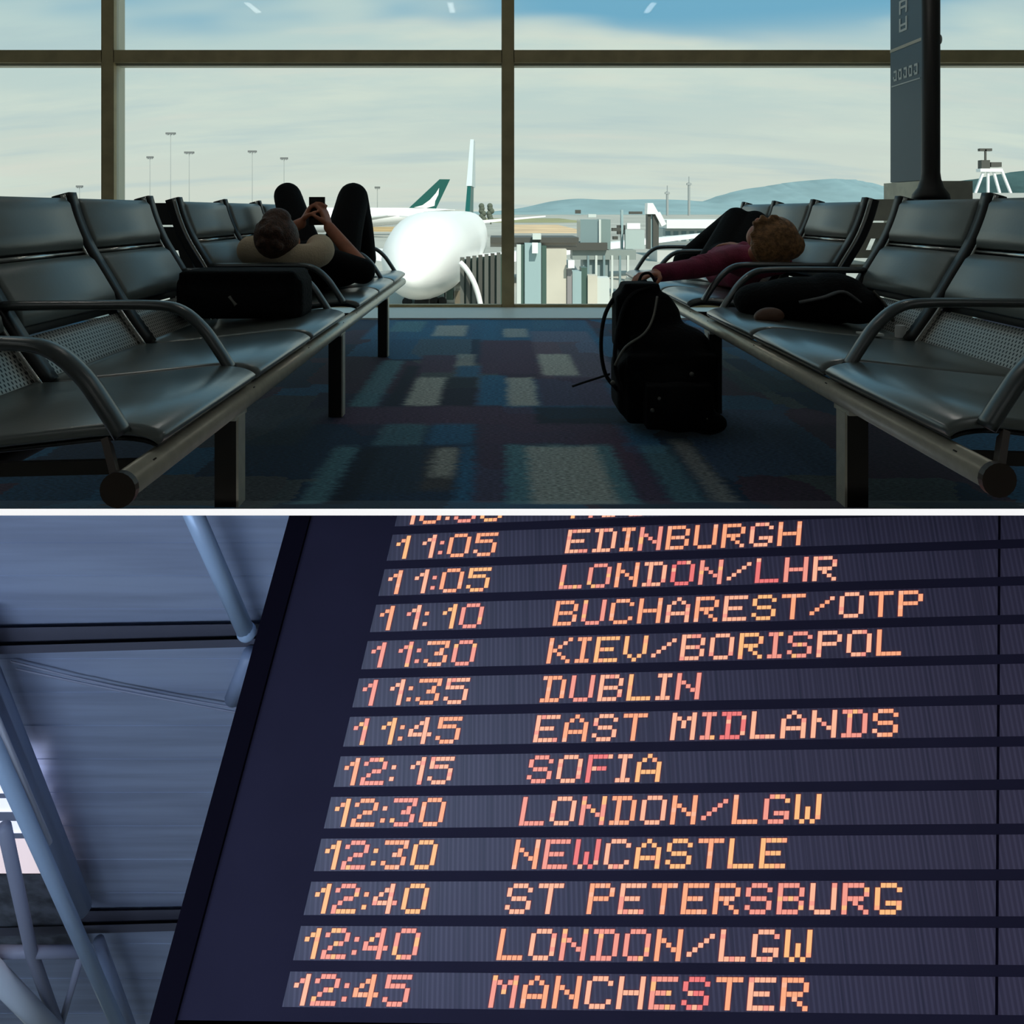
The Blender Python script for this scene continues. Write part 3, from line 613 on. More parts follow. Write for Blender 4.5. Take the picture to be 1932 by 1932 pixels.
def lathe_y(prof, cx, cz, seg=24, sz=1.0, m=None):
    """rings along y: (y, radius, dz)"""
    return [[(cx(y) + r * math.cos(2*math.pi*j/seg), y, cz + dz + r * sz * math.sin(2*math.pi*j/seg)) for j in range(seg)] for y, r, dz in prof]
white_p = mat('aircraft_white', (.88, .88, .86), .3)
green_p = mat('aircraft_green', (.003, .085, .072), .4)
grey_p = mat('aircraft_grey', (.40, .42, .42), .4)
glass_p = mat('cockpit_glass', (.02, .03, .035), .1)
tyre = mat('tyre_rubber', (.02, .02, .02), .8)
def airliner(loc, rz, scale, label, brush, zc, fh):
    root = thing('airliner', loc, label, 'aircraft', 'parked airliners'); root.rotation_euler[2] = rz
    S = scale
    def P(name, mb, m, par=root, sm=False):
        mb.v = [v * S for v in mb.v]; me = mb.mesh(name, m, sm); o = bpy.data.objects.new(name, me); COL.objects.link(o); o.parent = par; return o
    # local frame: nose at y = 0, tail at y = 62, wheels on z = 0
    pr = [(0, .2, -1.0), (.5, .75, -.9), (1.5, 1.35, -.7), (3.2, 2.0, -.42), (5.5, 2.5, -.18), (8.5, 2.8, 0), (11, 2.85, 0), (38, 2.85, 0), (46, 2.45, .38), (54, 1.6, 1.1), (60, .75, 1.75), (62, .25, 2.0)]
    body = P('fuselage', MB().rings(lathe_y(pr, lambda y: 0, zc, 28)), white_p, sm=True)
    for k, xx in enumerate((-1.15, -.40, .40, 1.15)):
        P('cockpit_window', MB().hexa([(xx - .32, 3.2 + abs(xx) * .5, zc + .95), (xx + .32, 3.2 + abs(xx) * .5, zc + .95), (xx + .32, 3.6 + abs(xx) * .5, zc + .95), (xx - .32, 3.6 + abs(xx) * .5, zc + .95),
                                       (xx - .30, 4.1 + abs(xx) * .5, zc + 1.45), (xx + .30, 4.1 + abs(xx) * .5, zc + 1.45), (xx + .30, 4.5 + abs(xx) * .5, zc + 1.45), (xx - .30, 4.5 + abs(xx) * .5, zc + 1.45)]), mat('cockpit_glass_pale', (.35, .37, .38), .15), body)
    for s in (-1, 1):
        P('wing', MB().hexa([(s*2.2, 22, zc - 1.8), (s*2.2, 33, zc - 1.7), (s*29, 42.5, zc + .6), (s*29, 40, zc + .6), (s*2.2, 22.5, zc - .9), (s*2.2, 33, zc - 1.3), (s*29, 42.5, zc + .8), (s*29, 40, zc + .8)]), white_p)
        e = P('engine', MB().rings([[(s*9.5 + r*math.cos(a*math.pi/8), y, zc - 2.6 + r*math.sin(a*math.pi/8)) for a in range(16)] for y, r in ((20.5, 1.35), (21.2, 1.55), (24, 1.55), (27, 1.0))]), grey_p, sm=True)
        P('tailplane', MB().hexa([(s*.9, 53, zc + 1.3), (s*.9, 58.5, zc + 1.3), (s*9.5, 61.5, zc + 2.1), (s*9.5, 59, zc + 2.1), (s*.9, 53, zc + 1.7), (s*.9, 58.5, zc + 1.6), (s*9.5, 61.5, zc + 2.25), (s*9.5, 59, zc + 2.25)]), white_p)
        P('main_gear', MB().tube([(s*4.2, 31, zc - 1.6), (s*4.2, 31, .6)], .25).tube([(s*4.2 - .5, 31, .62), (s*4.2 + .5, 31, .62)], .62, 16), tyre)
    fin = P('tail_fin', MB().hexa([(-.28, 48.8, zc + 2.2), (.28, 48.8, zc + 2.2), (.22, 57.2, zc + 1.9), (-.22, 57.2, zc + 1.9), (-.14, 58.6, zc + fh), (.14, 58.6, zc + fh), (.12, 61.8, zc + fh), (-.12, 61.8, zc + fh)]), green_p)
    if brush:                                          # pale brush-stroke wing emblem on both sides of the fin
        for s in (-1, 1):
            Q = [(50.8, 2.9), (53.4, 3.6), (55.6, 5.2), (57.4, 7.2), (58.4, 8.8), (58.2, 6.8), (57.2, 4.8), (57.0, 3.4), (54.5, 2.7)]
            P('wing_emblem', MB().rings([[(s * .31, y, zc + z) for y, z in Q], [(s * .34, y, zc + z) for y, z in Q]]), white_p, fin)
    else:
        P('fin_top', MB().hexa([(-.34, 52.4, zc + 5.9), (.34, 52.4, zc + 5.9), (.32, 60.6, zc + 5.9), (-.32, 60.6, zc + 5.9), (-.22, 58.4, zc + fh + .1), (.22, 58.4, zc + fh + .1), (.2, 62.0, zc + fh + .1), (-.2, 62.0, zc + fh + .1)]), mat('fin_pale_grey', (.55, .62, .62), .4), fin)
    P('nose_gear', MB().tube([(0, 6, zc - 2.4), (0, 6, .5)], .18).tube([(-.45, 6, .45), (.45, 6, .45)], .45, 16), tyre)
    return root
airliner((-5.45, 48.5, GZ), math.radians(-1.55), 1.10, 'large white airliner docked nose first outside the centre pane', False, 3.55, 12.0)
airliner((-74.5, 225, GZ), math.radians(-76), 1.0, 'distant white airliner with green tail fin and pale wing emblem', True, 5.2, 11.4)

# ---- jet bridge and pier beside the docked aircraft
def panelbox(name, x0, x1, y0, y1, Y, dp, m, par):
    a, b = pix(x0, y1, Y), pix(x1, y0, Y)
    return MB().box((a.x, Y, a.z), (b.x, Y + dp, b.z)).obj(name, m, par)
jb_dk = mat('bridge_dark_grey', (.07, .07, .06), .6); jb_gl = mat('bridge_glass', (.20, .28, .29), .15); jb_be = mat('bridge_beige', (.58, .54, .45), .6, var=(.3, .1))
jb_te = mat('bridge_teal_grey', (.33, .45, .46), .5); jb_lt = mat('bridge_light_grey', (.62, .66, .62), .5); jb_gn = mat('bridge_green_dark', (.06, .11, .09), .4)
jb = thing('jet_bridge', pix(1000, 575, 48) * 1.0, 'jet bridge with ribbed canopy docked at the white airliner', 'jet bridge')
for k in range(7):
    x0 = 868 + k * 11.5; ytop = 486 - k * 1.5
    panelbox('canopy_rib', x0, x0 + 7.5, ytop, 584, 50 - k * .12, .5, jb_dk if k % 2 else mat('bridge_rib_grey', (.11, .115, .10), .6), jb)
    panelbox('canopy_fold', x0 + 7, x0 + 12, ytop + 3, 584, 50.3 - k * .12, .3, jb_gn, jb)
arc = [pix(868, 495, 49.4), pix(880, 508, 49.3), pix(893, 530, 49.2), pix(902, 555, 49.2), pix(908, 582, 49.2)]
MB().tube(curve_pts(arc, 4), .17, 8).obj('canopy_edge', white_p, jb, True)
panelbox('tunnel_roof', 925, 1092, 448, 458, 49, 4, jb_dk, jb); panelbox('tunnel_wall', 925, 1088, 458, 466, 49.3, 3.4, mat('bridge_warm_grey', (.36, .32, .28), .6), jb)
panelbox('tunnel_sill', 1000, 1090, 466, 471, 49.1, 4, jb_dk, jb)
for x0, x1, y0, y1, m_, nm in ((975, 983, 462, 578, jb_lt, 'pier_panel'), (983, 990, 462, 578, jb_gn, 'pier_slot'), (990, 1021, 459, 578, jb_te, 'pier_column'), (1022, 1031, 464, 578, jb_gn, 'pier_slot'), (1031, 1069, 470, 578, jb_be, 'pier_panel'),
                              (1070, 1079, 508, 578, mat('bridge_mauve', (.27, .25, .25), .6), 'pier_slot'), (1080, 1097, 512, 578, jb_te, 'pier_panel'), (1097, 1108, 505, 578, jb_gn, 'pier_slot'), (1109, 1127, 520, 578, jb_be, 'pier_panel'), (1127, 1150, 524, 578, jb_lt, 'pier_panel')):
    panelbox(nm, x0, x1, y0, y1, 48 + random.uniform(0, .25), 1.2, m_, jb)
panelbox('lamp_box', 1004, 1015, 458, 478, 47.6, .3, white_p, jb); panelbox('lamp_box', 1072, 1084, 491, 506, 47.6, .3, white_p, jb); panelbox('roof_unit', 1005, 1021, 441, 452, 48.6, 1, jb_lt, jb)
gh = thing('bridge_cab', pix(1120, 560, 66), 'grey glass jet bridge cab with dark gantry behind the pier', 'jet bridge')
panelbox('cab_glass', 1095, 1130, 414, 458, 66, 3, jb_gl, gh); panelbox('cab_post', 1130, 1134, 414, 470, 65.8, .3, jb_lt, gh); panelbox('cab_side', 1134, 1152, 414, 470, 66.2, 3, mat('cab_side', (.20, .27, .26), .5), gh)
panelbox('cab_floor', 1070, 1146, 458, 472, 65.6, 3, jb_dk, gh); panelbox('cab_leg', 1100, 1150, 484, 545, 66.4, 2, mat('cab_leg', (.26, .33, .33), .6), gh); panelbox('cab_stairs', 1080, 1200, 472, 490, 66, 2, mat('cab_stair', (.24, .28, .26), .6), gh)
for k in range(6): panelbox('cab_fin', 1108 + k * 15, 1112 + k * 15, 482, 560, 65.9, .3, jb_lt if k % 2 else jb_gl, gh)
for x0, x1, y0, y1, m_ in ((1086, 1096, 396, 403, jb_dk), (1092, 1102, 415, 420, jb_dk), (1165, 1180, 425, 442, jb_dk), (1172, 1176, 396, 470, jb_te), (1155, 1172, 430, 436, jb_dk), (1157, 1166, 446, 452, jb_dk), (1183, 1208, 421, 432, white_p), (1188, 1212, 399, 404, jb_dk), (1180, 1216, 434, 470, mat('gantry_pale', (.42, .50, .48), .5)), (1134, 1190, 474, 479, jb_lt), (1110, 1125, 404, 410, jb_lt)):
    panelbox('gantry_part', x0, x1, y0, y1, 67 + random.uniform(0, 1), .5, m_, gh)
tw = thing('stair_tower', pix(1234, 470, 76), 'dark stair tower with white pitched top beyond the pier', 'tower')
panelbox('tower_shaft', 1222, 1228, 403, 470, 76, 1, jb_dk, tw); panelbox('tower_shaft', 1232, 1243, 403, 470, 76, 1, jb_dk, tw); panelbox('tower_core', 1226, 1234, 405, 470, 76.2, 1, jb_te, tw)
a, b, c_, d_ = pix(1221, 404, 75.8), pix(1244, 404, 75.8), pix(1232, 383, 75.8), pix(1222, 383, 75.8)
MB().hexa([a, b, b + Vector((0, 1.4, 0)), a + Vector((0, 1.4, 0)), d_, c_, c_ + Vector((0, 1.4, 0)), d_ + Vector((0, 1.4, 0))]).obj('tower_roof', white_p, tw)
MB().bar(pix(1240, 402, 76), pix(1252, 425, 76), .5, .5).obj('tower_brace', white_p, tw)
pr_ = thing('pier_building', pix(1310, 470, 118), 'long white pier building with a row of grey windows', 'building')
panelbox('white_roof', 1258, 1480, 415, 431, 118, 12, white_p, pr_); panelbox('wall', 1250, 1480, 431, 470, 119, 10, mat('pier_wall', (.45, .50, .48), .6), pr_)
for k in range(14): panelbox('window', 1256 + k * 15, 1265 + k * 15, 436, 454, 118.9, .2, jb_gl, pr_)
panelbox('lower_roof', 1240, 1480, 458, 466, 110, 6, mat('pier_grey', (.20, .23, .22), .6), pr_); panelbox('lower_wall', 1240, 1480, 466, 500, 110.4, 6, mat('pier_low', (.55, .56, .54), .6), pr_)

# ---- ground equipment under the aircraft
eq = thing('service_vehicle', (-5.5, 58, GZ), 'green grey service vehicle parked under the docked airliner', 'vehicle')
for x0, x1, y0, y1, m_ in ((762, 800, 552, 572, jb_te), (800, 812, 548, 574, jb_gn), (814, 838, 550, 573, jb_te), (842, 855, 545, 566, jb_gn), (858, 880, 549, 576, mat('vehicle_brown', (.16, .14, .10), .6))):
    panelbox('vehicle_body', x0, x1, y0, y1, 59, 2, m_, eq)
for x0 in (768, 792, 820, 834): 
    p = pix(x0, 574, 58.8); MB().tube([(p.x, 58.6, GZ + .35), (p.x, 59, GZ + .35)], .35, 12).obj('wheel', tyre, eq)

# ---- light masts
mast_m = mat('mast_grey', (.33, .36, .36), .5)
for x, ytop, hw, lab in ((322, 252, 9, 'tallest apron light mast beyond the left pane'), (283, 297, 6, 'apron light mast left of the tallest one'), (357, 288, 9, 'pale apron light mast right of the tallest one'), (476, 286, 8, 'apron light mast above the bench seats left of the man'), (536, 299, 7, 'apron light mast right above the knee of the man'), (150, 352, 6, 'low distant light mast at the far left'), (712, 354, 5, 'small distant mast left of the green tail fin')):
    Y = (30 - 7.06) * F / (HY - ytop) if ytop < 320 else 620
    p = pix(x, ytop, Y); q = Vector((p.x, Y, GZ))
    ms = thing('light_mast', q, lab, 'mast', 'apron light masts')
    s_ = Y / F
    MB().tube([q, p], [.9 * s_, .45 * s_], 8).obj('mast_pole', mast_m, ms)
    MB().box((p.x - hw * s_, Y - 2 * s_, p.z - 1.5 * s_), (p.x + hw * s_, Y + 2 * s_, p.z + 2.0 * s_)).obj('lamp_head', mat('mast_head', (.16, .17, .17), .6), ms)
    for k in (-1, 0, 1): MB().box((p.x + (k * .6 - .15) * hw * s_, Y - 3 * s_, p.z - 3 * s_), (p.x + (k * .6 + .15) * hw * s_, Y + 1 * s_, p.z - 1.5 * s_)).obj('lamp', mast_m, ms)

# ---- far hills, towers, trees
def ridge(name, pts, Y, m, label, depth=600):
    top = curve_pts([pix(x, y, Y) for x, y in pts], 5); rs = []
    for k, (dy, hgt) in enumerate(((-depth, 0), (-depth * .5, .55), (0, 1), (depth, .2), (depth * 1.5, 0))):
        rs.append([Vector((p.x, Y + dy + random.uniform(-.05, .05) * depth, GZ + (p.z - GZ) * hgt * random.uniform(.96, 1.0) if hgt not in (1,) else p.z)) for p in top])
    mb = MB().rings(rs, close=False, cap=False); return struct(mb.obj(name, m, None, True), label)
hill_m = mat('far_hill_haze', (.22, .32, .34), 1.0, spec=0, var=(.004, .10)); hill2 = mat('near_hill', (.055, .10, .10), 1.0, spec=0, var=(.01, .25))  # distance haze is put into the base colour of the far hills
ridge('hill', [(930, 399), (985, 392), (1040, 380), (1090, 375), (1150, 377), (1230, 376), (1300, 378), (1360, 384), (1400, 392)], 4200, hill_m, 'low hills in painted blue green haze on the horizon')
ridge('hill', [(1280, 394), (1330, 378), (1390, 360), (1440, 352), (1490, 344), (1560, 338), (1610, 339), (1650, 347), (1700, 356), (1760, 372), (1800, 385)], 5200, hill_m, 'broad hill in painted blue haze on the horizon right of centre', 900)
ridge('hill', [(1740, 360), (1780, 350), (1810, 342), (1850, 336), (1900, 326), (1960, 320), (2040, 318)], 1300, hill2, 'dark green hill at the far right', 250)
for x, yt, lab in ((1259, 350, 'left of two slim towers on the horizon'), (1300, 333, 'right and taller of two slim towers on the horizon')):
    Y = 1200; p = pix(x, yt, Y); q = Vector((p.x, Y, GZ)); tt = thing('chimney_tower', q, lab, 'tower', 'slim towers on the horizon')
    MB().tube([q, (p.x, Y, p.z - 9)], 1.9, 8).obj('tower_shaft', mast_m, tt); MB().tube([(p.x, Y, p.z - 9), p], .7, 8).obj('antenna', mast_m, tt)
    MB().box((p.x - 3.5, Y - 2, p.z - 13), (p.x + 3.5, Y + 2, p.z - 10)).obj('platform', mast_m, tt)
tree_m = mat('far_tree', (.10, .12, .09), 1.0)
for x, yt, lab in ((910, 384, 'left of two small dark trees beside the grey tail'), (926, 384, 'right of two small dark trees beside the grey tail')):
    Y = 420; p = pix(x, yt, Y); tt = thing('far_tree', (p.x, Y, GZ), lab, 'tree', 'small trees beyond the taxiway')
    MB().tube([(p.x, Y, GZ), (p.x, Y, GZ + 3)], .4, 8).obj('trunk', tree_m, tt)
    k_ = MB()
    for j in range(6): k_.ball((p.x + random.uniform(-.9, .9), Y, GZ + 3 + (p.z - GZ - 3) * j / 6), (1.5, 1.5, 1.6), 10, 7)
    k_.obj('crown', tree_m, tt, True)
# ---- neighbouring roof with trestle mast at the right
rb = thing('terminal_wing', pix(1900, 500, 62), 'grey terminal wing with flat roof at the far right', 'building')
panelbox('wall', 1775, 2300, 376, 640, 62, 4, mat('wing_wall', (.30, .32, .31), .7), rb); panelbox('roof_edge', 1770, 2300, 364, 376, 61.5, 5, mat('wing_roof', (.40, .42, .41), .6), rb)
tm = thing('trestle_mast', pix(1872, 364.2, 63.5), 'white trestle with dark antenna gear on the far right roof', 'mast')
for xa, xb in ((1856, 1840), (1864, 1864), (1874, 1886), (1890, 1907)): MB().bar(pix(xa, 322, 63.5), pix(xb, 364.2, 63.5), .16, .16).obj('trestle_leg', white_p, tm)
panelbox('platform', 1850, 1892, 318, 324, 63.3, .6, white_p, tm); panelbox('gear_box', 1852, 1868, 302, 318, 63.4, .5, jb_dk, tm); panelbox('gear_box', 1870, 1890, 306, 315, 63.4, .5, jb_dk, tm)
panelbox('mast_pole', 1858.5, 1861.5, 282, 304, 63.5, .12, jb_dk, tm); panelbox('mast_head', 1849, 1872, 280, 285, 63.5, .3, jb_dk, tm)

# ================================================================== HALL BELOW: DEPARTURES BOARD
# board frame: u counts display dots along a row, v counts rows upward, w stands proud of the face
CAM = Vector((0, 0, H))
BU = Vector((0.016921, -0.001351, 0.001167)); BV = Vector((0.025711, 0.039597, 0.115946)); B0 = CAM + Vector((-0.427896, 3.051000, -1.340815))
BN = BU.cross(BV).normalized()
def bd(u, v, w_=0.0): return B0 + BU * u + BV * v + BN * w_
def bbox(mb, u0, u1, v0, v1, w0, w1):
    return mb.hexa([bd(u0, v0, w0), bd(u1, v0, w0), bd(u1, v1, w0), bd(u0, v1, w0), bd(u0, v0, w1), bd(u1, v0, w1), bd(u1, v1, w1), bd(u0, v1, w1)])
board = thing('departures_board', bd(60, -5.5), 'dark electronic departures board with orange dot matrix flight list', 'display board')
navy = mat('board_navy', L(46, 43, 62), .85, spec=.1, var=(3, .06)); bez = mat('board_bezel', L(18, 15, 27), .9, spec=.05)
U0, U1, V0, V1 = -25.3, 205, -11.32, 1.82
bbox(MB(), U0 + 2.5, U1, V0, V1, -.08, 0).obj('face_panel', navy, board)
bbox(MB(), U0, U0 + 5.0, V0 - .2, V1, -.10, .02).obj('bezel_side', bez, board)
bbox(MB(), U0, U1, V0 - .30, V0 - .05, -.10, .02).obj('bezel_bottom', bez, board)
bbox(MB(), U1 - .5, U1 + 5, V0 - .3, V1, -.10, .02).obj('bezel_side', bez, board)
rowm = bpy.data.materials.new('display_row'); rowm.use_nodes = True
t = NT(rowm.node_tree); b = t.n['Principled BSDF']; b.inputs['Roughness'].default_value = .5
g = t.add('ShaderNodeTexCoord').outputs['Object']; sx = t.add('ShaderNodeSeparateXYZ', i={0: g})
fine = t.math('SINE', t.math('MULTIPLY', sx.outputs[0], 2 * math.pi / BU.x))
nz = t.noise(t.mapping(g, (9, 0, 0)), 2.0, 2)
wide = t.ss(t.noise(t.mapping(g, (75, 0, 0)), 1.0, 1), .45, .62)
cc = t.mix(t.ss(fine, -.4, .8), L(74, 68, 90), L(92, 86, 108)); cc = t.mix(t.math('MULTIPLY', wide, t.ss(nz, .4, .65)), cc, L(60, 58, 80))
t.put(b.inputs['Base Color'], cc)
FONT = {'0': '01110 10001 10001 10001 10001 10001 01110', '1': '00001 00011 00101 00001 00001 00001 00001', '2': '01110 10001 00001 00110 01000 10000 11111', '3': '11111 00001 00010 00110 00001 10001 01110',
 '4': '00010 00110 01010 10010 11111 00010 00010', '5': '11111 10000 11110 00001 00001 10001 01110', ':': '0 0 1 0 0 1 0', '/': '00000 00001 00010 00100 01000 10000 00000', ' ': '000 000 000 000 000 000 000',
 'A': '00100 01010 10001 10001 11111 10001 10001', 'B': '11110 10001 10001 11110 10001 10001 11110', 'C': '01110 10001 10000 10000 10000 10001 01110', 'D': '11110 01001 01001 01001 01001 01001 11110', 'E': '11111 10000 10000 11110 10000 10000 11111',
 'F': '11111 10000 10000 11110 10000 10000 10000', 'G': '01110 10001 10000 10000 10111 10001 01110', 'H': '10001 10001 10001 11111 10001 10001 10001', 'I': '111 010 010 010 010 010 111', 'K': '10001 10010 10100 11000 10100 10010 10001',
 'L': '10000 10000 10000 10000 10000 10000 11111', 'M': '10001 11011 10101 10101 10001 10001 10001', 'N': '10001 10001 11001 10101 10011 10001 10001', 'O': '01110 10001 10001 10001 10001 10001 01110', 'P': '11110 10001 10001 11110 10000 10000 10000',
 'R': '11110 10001 10001 11110 10100 10010 10001', 'S': '01110 10001 10000 01110 00001 10001 01110', 'T': '11111 00100 00100 00100 00100 00100 00100', 'U': '10001 10001 10001 10001 10001 10001 01110', 'V': '10001 10001 10001 10001 10001 01010 00100', 'W': '10001 10001 10001 10101 10101 10101 01010'}
leds = [mat('led_' + n, (.25, .08, .05), .5, emit=c, es=s) for n, c, s in (('orange', (1, .42, .22), .92), ('peach', (1, .50, .32), .92), ('rose', (1, .36, .28), .85), ('amber', (1, .54, .22), .9), ('red', (.95, .20, .20), .85))]
halo = mat('led_cell', (.06, .02, .03), .6, emit=(.085, .012, .018), es=1)  # red spill round the dots, put in as an emissive material
for l_ in leds + [halo]: l_.cycles.emission_sampling = 'NONE'
ROWS = [('10:30', 'MOSCOW/DME'), ('11:05', 'EDINBURGH'), ('11:05', 'LONDON/LHR'), ('11:10', 'BUCHAREST/OTP'), ('11:30', 'KIEV/BORISPOL'), ('11:35', 'DUBLIN'), ('11:45', 'EAST MIDLANDS'), ('12:15', 'SOFIA'), ('12:30', 'LONDON/LGW'), ('12:30', 'NEWCASTLE'), ('12:40', 'ST PETERSBURG'), ('12:40', 'LONDON/LGW'), ('12:45', 'MANCHESTER')]
DV = .0955
rr = random.Random(11)
def lettering(text, u, v, parent, warm):
    for ch in text:
        rows = FONT[ch].split(); wd = len(rows[0]); mb = MB(); idx = []
        m_ = rr.choices(range(5), (5, 5 - 2 * warm, 3 + warm, 3, .6))[0]
        for j, rw in enumerate(rows):
            for i, c in enumerate(rw):
                if c == '1':
                    u0, v0 = u + i, v + (6 - j) * DV
                    bbox(mb, u0 - .12, u0 + 1.12, v0 - DV * .12, v0 + DV * 1.12, .0008, .0014); idx += [5] * 6     # red spill round the dot, put in as a glowing plate
                    bbox(mb, u0 + .06, u0 + .94, v0, v0 + DV, .0012, .0035); idx += [m_ if rr.random() < .9 else (m_ + 1) % 4] * 6
        u += wd + 1
        if not mb.v: continue
        me = mesh('led_character', mb.v, mb.f)
        for l_ in leds + [halo]: me.materials.append(l_)
        for p, i in zip(me.polygons, idx): p.material_index = i
        obj('led_character', me, parent, world=True)
for k, (tm_, nm) in enumerate(ROWS):
    v = 1 - k
    rw = bbox(MB(), 0, U1 - 4, v - .012, v + .745, -.004, .0006).obj('display_row', rowm, board)
    rw['label'] = 'display row reading ' + tm_ + ' ' + nm.replace('/', ' ').lower()
    lettering(tm_, -.6, v + .030, rw, 1); lettering(nm, 40, v + .030, rw, 0)
    for us in (132.0, 171.0): bbox(MB(), us, us + .5, v - .012, v + .745, .0002, .0012).obj('module_seam', bez, rw)

# ---- metal roof lining of the hall, beams and struts
def cz(y): return 1 / (1/3.7 + (1/6.2 - 1/3.7) * (y - 972) / 960)      # forward distance of the sloping lining at row y
def cpt(x, y, k=1.0): return pix(x, y, cz(y) * k)
lin_m = bpy.data.materials.new('metal_lining'); lin_m.use_nodes = True
t = NT(lin_m.node_tree); b = t.n['Principled BSDF']; b.inputs['Roughness'].default_value = .45; b.inputs['Metallic'].default_value = .25
g = t.add('ShaderNodeNewGeometry').outputs['Position']
n_ = t.noise(t.mapping(g, (.4, 3, 6)), 2.0, 3)
t.put(b.inputs['Base Color'], t.mix(t.ss(n_, .3, .7), (.36, .41, .54, 1), (.46, .53, .68, 1)))
hall = bpy.data.objects.new('ceiling', None); COL.objects.link(hall); hall.location = cpt(250, 1450); struct(hall, 'ribbed blue grey metal lining behind the departures board')
def band(y0, y1, n, name):
    for k in range(n):
        ya, yb = y0 + (y1 - y0) * k / n, y0 + (y1 - y0) * (k + 1) / n
        g_ = 0
        a, b_, c, d = cpt(-200, ya + g_), cpt(900, ya + g_), cpt(900, yb - g_), cpt(-200, yb - g_)
        nrm = (b_ - a).cross(d - a).normalized()
        if nrm.y > 0: nrm = -nrm
        off = nrm * .0025 * (k % 2)
        MB().hexa([a - nrm * .03, b_ - nrm * .03, c - nrm * .03, d - nrm * .03, a + off, b_ + off, c + off, d + off]).obj(name, lin_m, hall)
band(930, 1211, 9, 'lining_board'); band(1211, 1747, 17, 'lining_board'); band(1747, 2010, 8, 'lining_board')
bk = MB().hexa([cpt(-400, 900, 1.03), cpt(1100, 900, 1.03), cpt(1100, 2100, 1.03), cpt(-400, 2100, 1.03), cpt(-400, 900, 1.04), cpt(1100, 900, 1.04), cpt(1100, 2100, 1.04), cpt(-400, 2100, 1.04)]).obj('lining_backing', mat('lining_dark', (.16, .17, .22), .8), hall)  # plain dark sheet behind the lining boards
beam_m = mat('hall_beam', (.10, .10, .13), .6); strut_m = mat('blue_strut', (.50, .66, .86), .35, .1); strut_dk = mat('slate_strut', (.30, .37, .52), .45); strut_g = mat('grey_strut', (.34, .36, .46), .5)
def hbeam(y0, y1, lab, m_=beam_m):
    o = thing('roof_beam', cpt(250, y0, .98), lab, 'beam', 'beams across the metal lining')
    MB().hexa([cpt(-200, y0, .985), cpt(900, y0 - 18, .985), cpt(900, y0 - 18, 1.01), cpt(-200, y0, 1.01), cpt(-200, y1 + 8, .985), cpt(900, y1 - 24, .985), cpt(900, y1 - 24, 1.01), cpt(-200, y1 + 8, 1.01)]).obj('web', m_, o)
    MB().hexa([cpt(-200, y1 - 8, .97), cpt(900, y1 - 38, .97), cpt(900, y1 - 38, .99), cpt(-200, y1 - 8, .99), cpt(-200, y1 + 8, .97), cpt(900, y1 - 24, .97), cpt(900, y1 - 24, .99), cpt(-200, y1 + 8, .99)]).obj('flange_or_highlight', m_, o)
hbeam(1188, 1232, 'dark beam across the upper metal lining'); hbeam(1725, 1764, 'dark beam across the lower metal lining')
def strut(pts, r, m_, lab, extra=None):
    P_ = [cpt(x, y, k) for x, y, k in pts]; o = thing('roof_strut', P_[-1], lab, 'strut', 'steel struts of the hall roof')
    MB().tube(P_, r, 14).obj('tube', m_, o, True)
    for q in extra or []: MB().ball(cpt(*q[:3]), q[3], 12, 8).obj('joint', m_, o, True)
    return o
strut([(352, 940, .93), (462, 1188, .955)], .042, strut_m, 'pale blue strut sloping down to the upper dark beam', [(465, 1192, .955, .048)])
strut([(474, 1235, .95), (440, 1318, .97)], .045, strut_dk, 'short slate strut below the upper dark beam')
strut([(500, 1232, .94), (496, 1262, .95)], .03, strut_m, 'stub of pale strut beside the board edge')
strut([(-66, 1284, .885), (232, 1955, .885)], .041, strut_m, 'thick pale blue strut rising from the lower left corner')
ws = strut([(-70, 1175, .94), (150, 1712, .955)], .074, strut_dk, 'wide slate strut with painted white highlight behind the pale blue one')
MB().tube([cpt(-60, 1235, .895), cpt(92, 1590, .905)], .020, 8).obj('flange_or_highlight', mat('white_highlight', (.85, .87, .95), .4), ws, True)  # pale strip shaped as a window highlight, not a steel part
strut([(186, 1775, .95), (255, 1960, .95)], .036, strut_dk, 'lower slate strut beside the thick pale blue one')
strut([(8, 1560, .88), (60, 1800, .88), (118, 1960, .88)], .035, strut_g, 'thin grey strut crossing the bright window')
strut([(-30, 1796, .87), (152, 1796, .90)], .035, strut_g, 'level grey bar of the truss in the lower left corner')
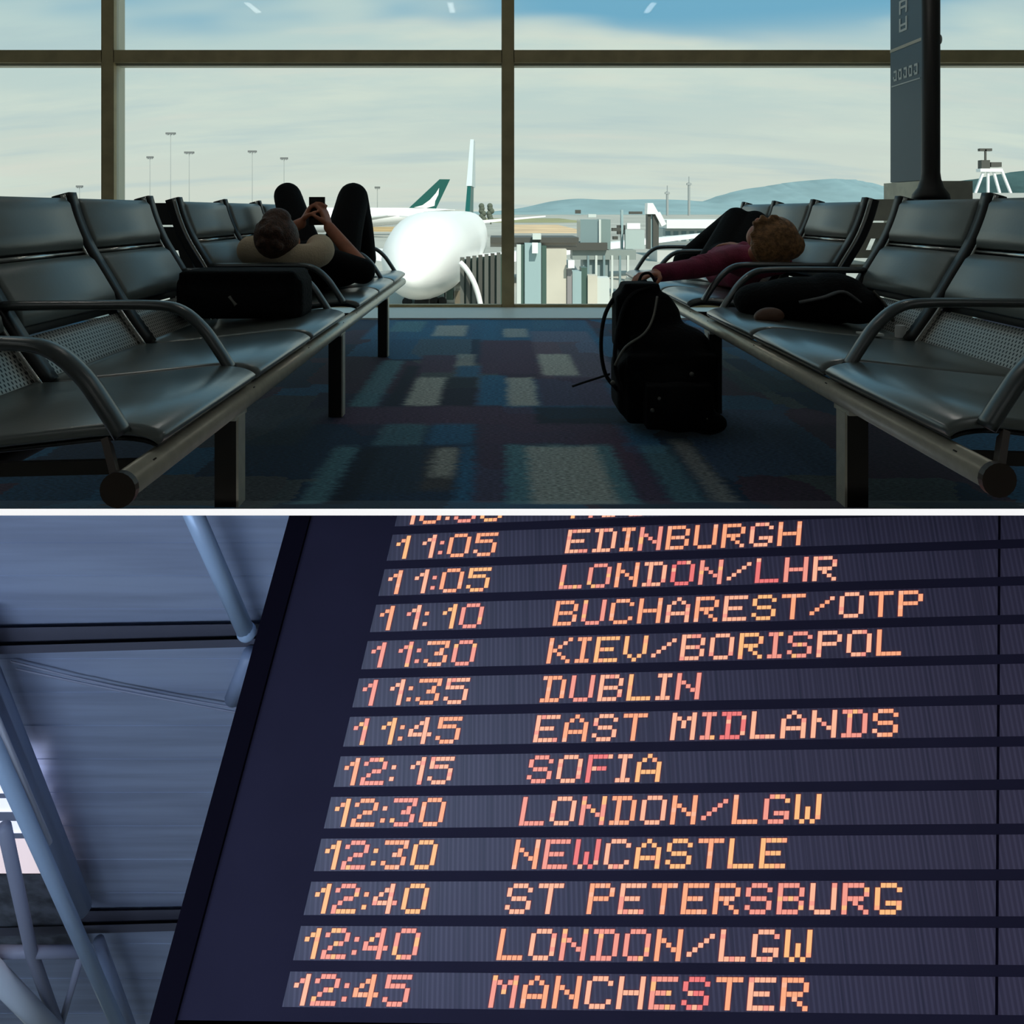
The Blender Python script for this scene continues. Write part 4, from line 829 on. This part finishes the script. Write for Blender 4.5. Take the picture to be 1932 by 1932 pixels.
strut([(152, 1806, .90), (112, 1945, .90)], .022, strut_g, 'thin brace leaning from the level grey bar')
strut([(-40, 1805, .84), (110, 1960, .84)], .06, mat('pale_strut', (.80, .88, .95), .35), 'palest strut at the bottom left corner')
for pts, lab in (([(20, 1248, .985), (220, 1296, .985), (470, 1340, .985)], 'upper thin stay wire on the metal lining'), ([(30, 1262, .985), (210, 1300, .985), (455, 1346, .985)], 'lower thin stay wire on the metal lining')):
    tag(MB().tube(curve_pts([cpt(*p) for p in pts], 3), .006, 6).obj('stay_wire', strut_g), lab, 'wire', 'stay wires')
# ---- bright roof window behind the struts
lit = mat('daylight_pane', (.8, .8, .85), .4, emit=L(222, 226, 250), es=.95); lit2 = mat('daylight_pane_rose', (.8, .75, .75), .4, emit=L(222, 204, 208), es=.9)
rw_ = bpy.data.objects.new('window_2', None); COL.objects.link(rw_); rw_.location = cpt(20, 1560); struct(rw_, 'bright roof window behind the steel struts')
for x0, x1, y0, y1, m_ in ((-160, 70, 1440, 1497, lit), (-160, 80, 1506, 1532, lit), (-160, 90, 1549, 1572, lit), (-160, 98, 1582, 1648, lit2)):
    MB().hexa([cpt(x0, y1, .975), cpt(x1, y1, .975), cpt(x1, y1, .985), cpt(x0, y1, .985), cpt(x0, y0, .975), cpt(x1, y0, .975), cpt(x1, y0, .985), cpt(x0, y0, .985)]).obj('pane', m_, rw_)
for y0, y1 in ((1497, 1506), (1532, 1549), (1572, 1582)):
    MB().hexa([cpt(-160, y1, .97), cpt(95, y1, .97), cpt(95, y1, .985), cpt(-160, y1, .985), cpt(-160, y0, .97), cpt(95, y0, .97), cpt(95, y0, .985), cpt(-160, y0, .985)]).obj('glazing_bar', strut_g, rw_)
MB().hexa([cpt(-160, 1788, .975), cpt(165, 1788, .975), cpt(165, 1788, .985), cpt(-160, 1788, .985), cpt(-160, 1650, .975), cpt(110, 1650, .975), cpt(110, 1650, .985), cpt(-160, 1650, .985)]).obj('sill_panel', mat('sill_dark', (.12, .13, .15), .7, var=(8, .5)), rw_)
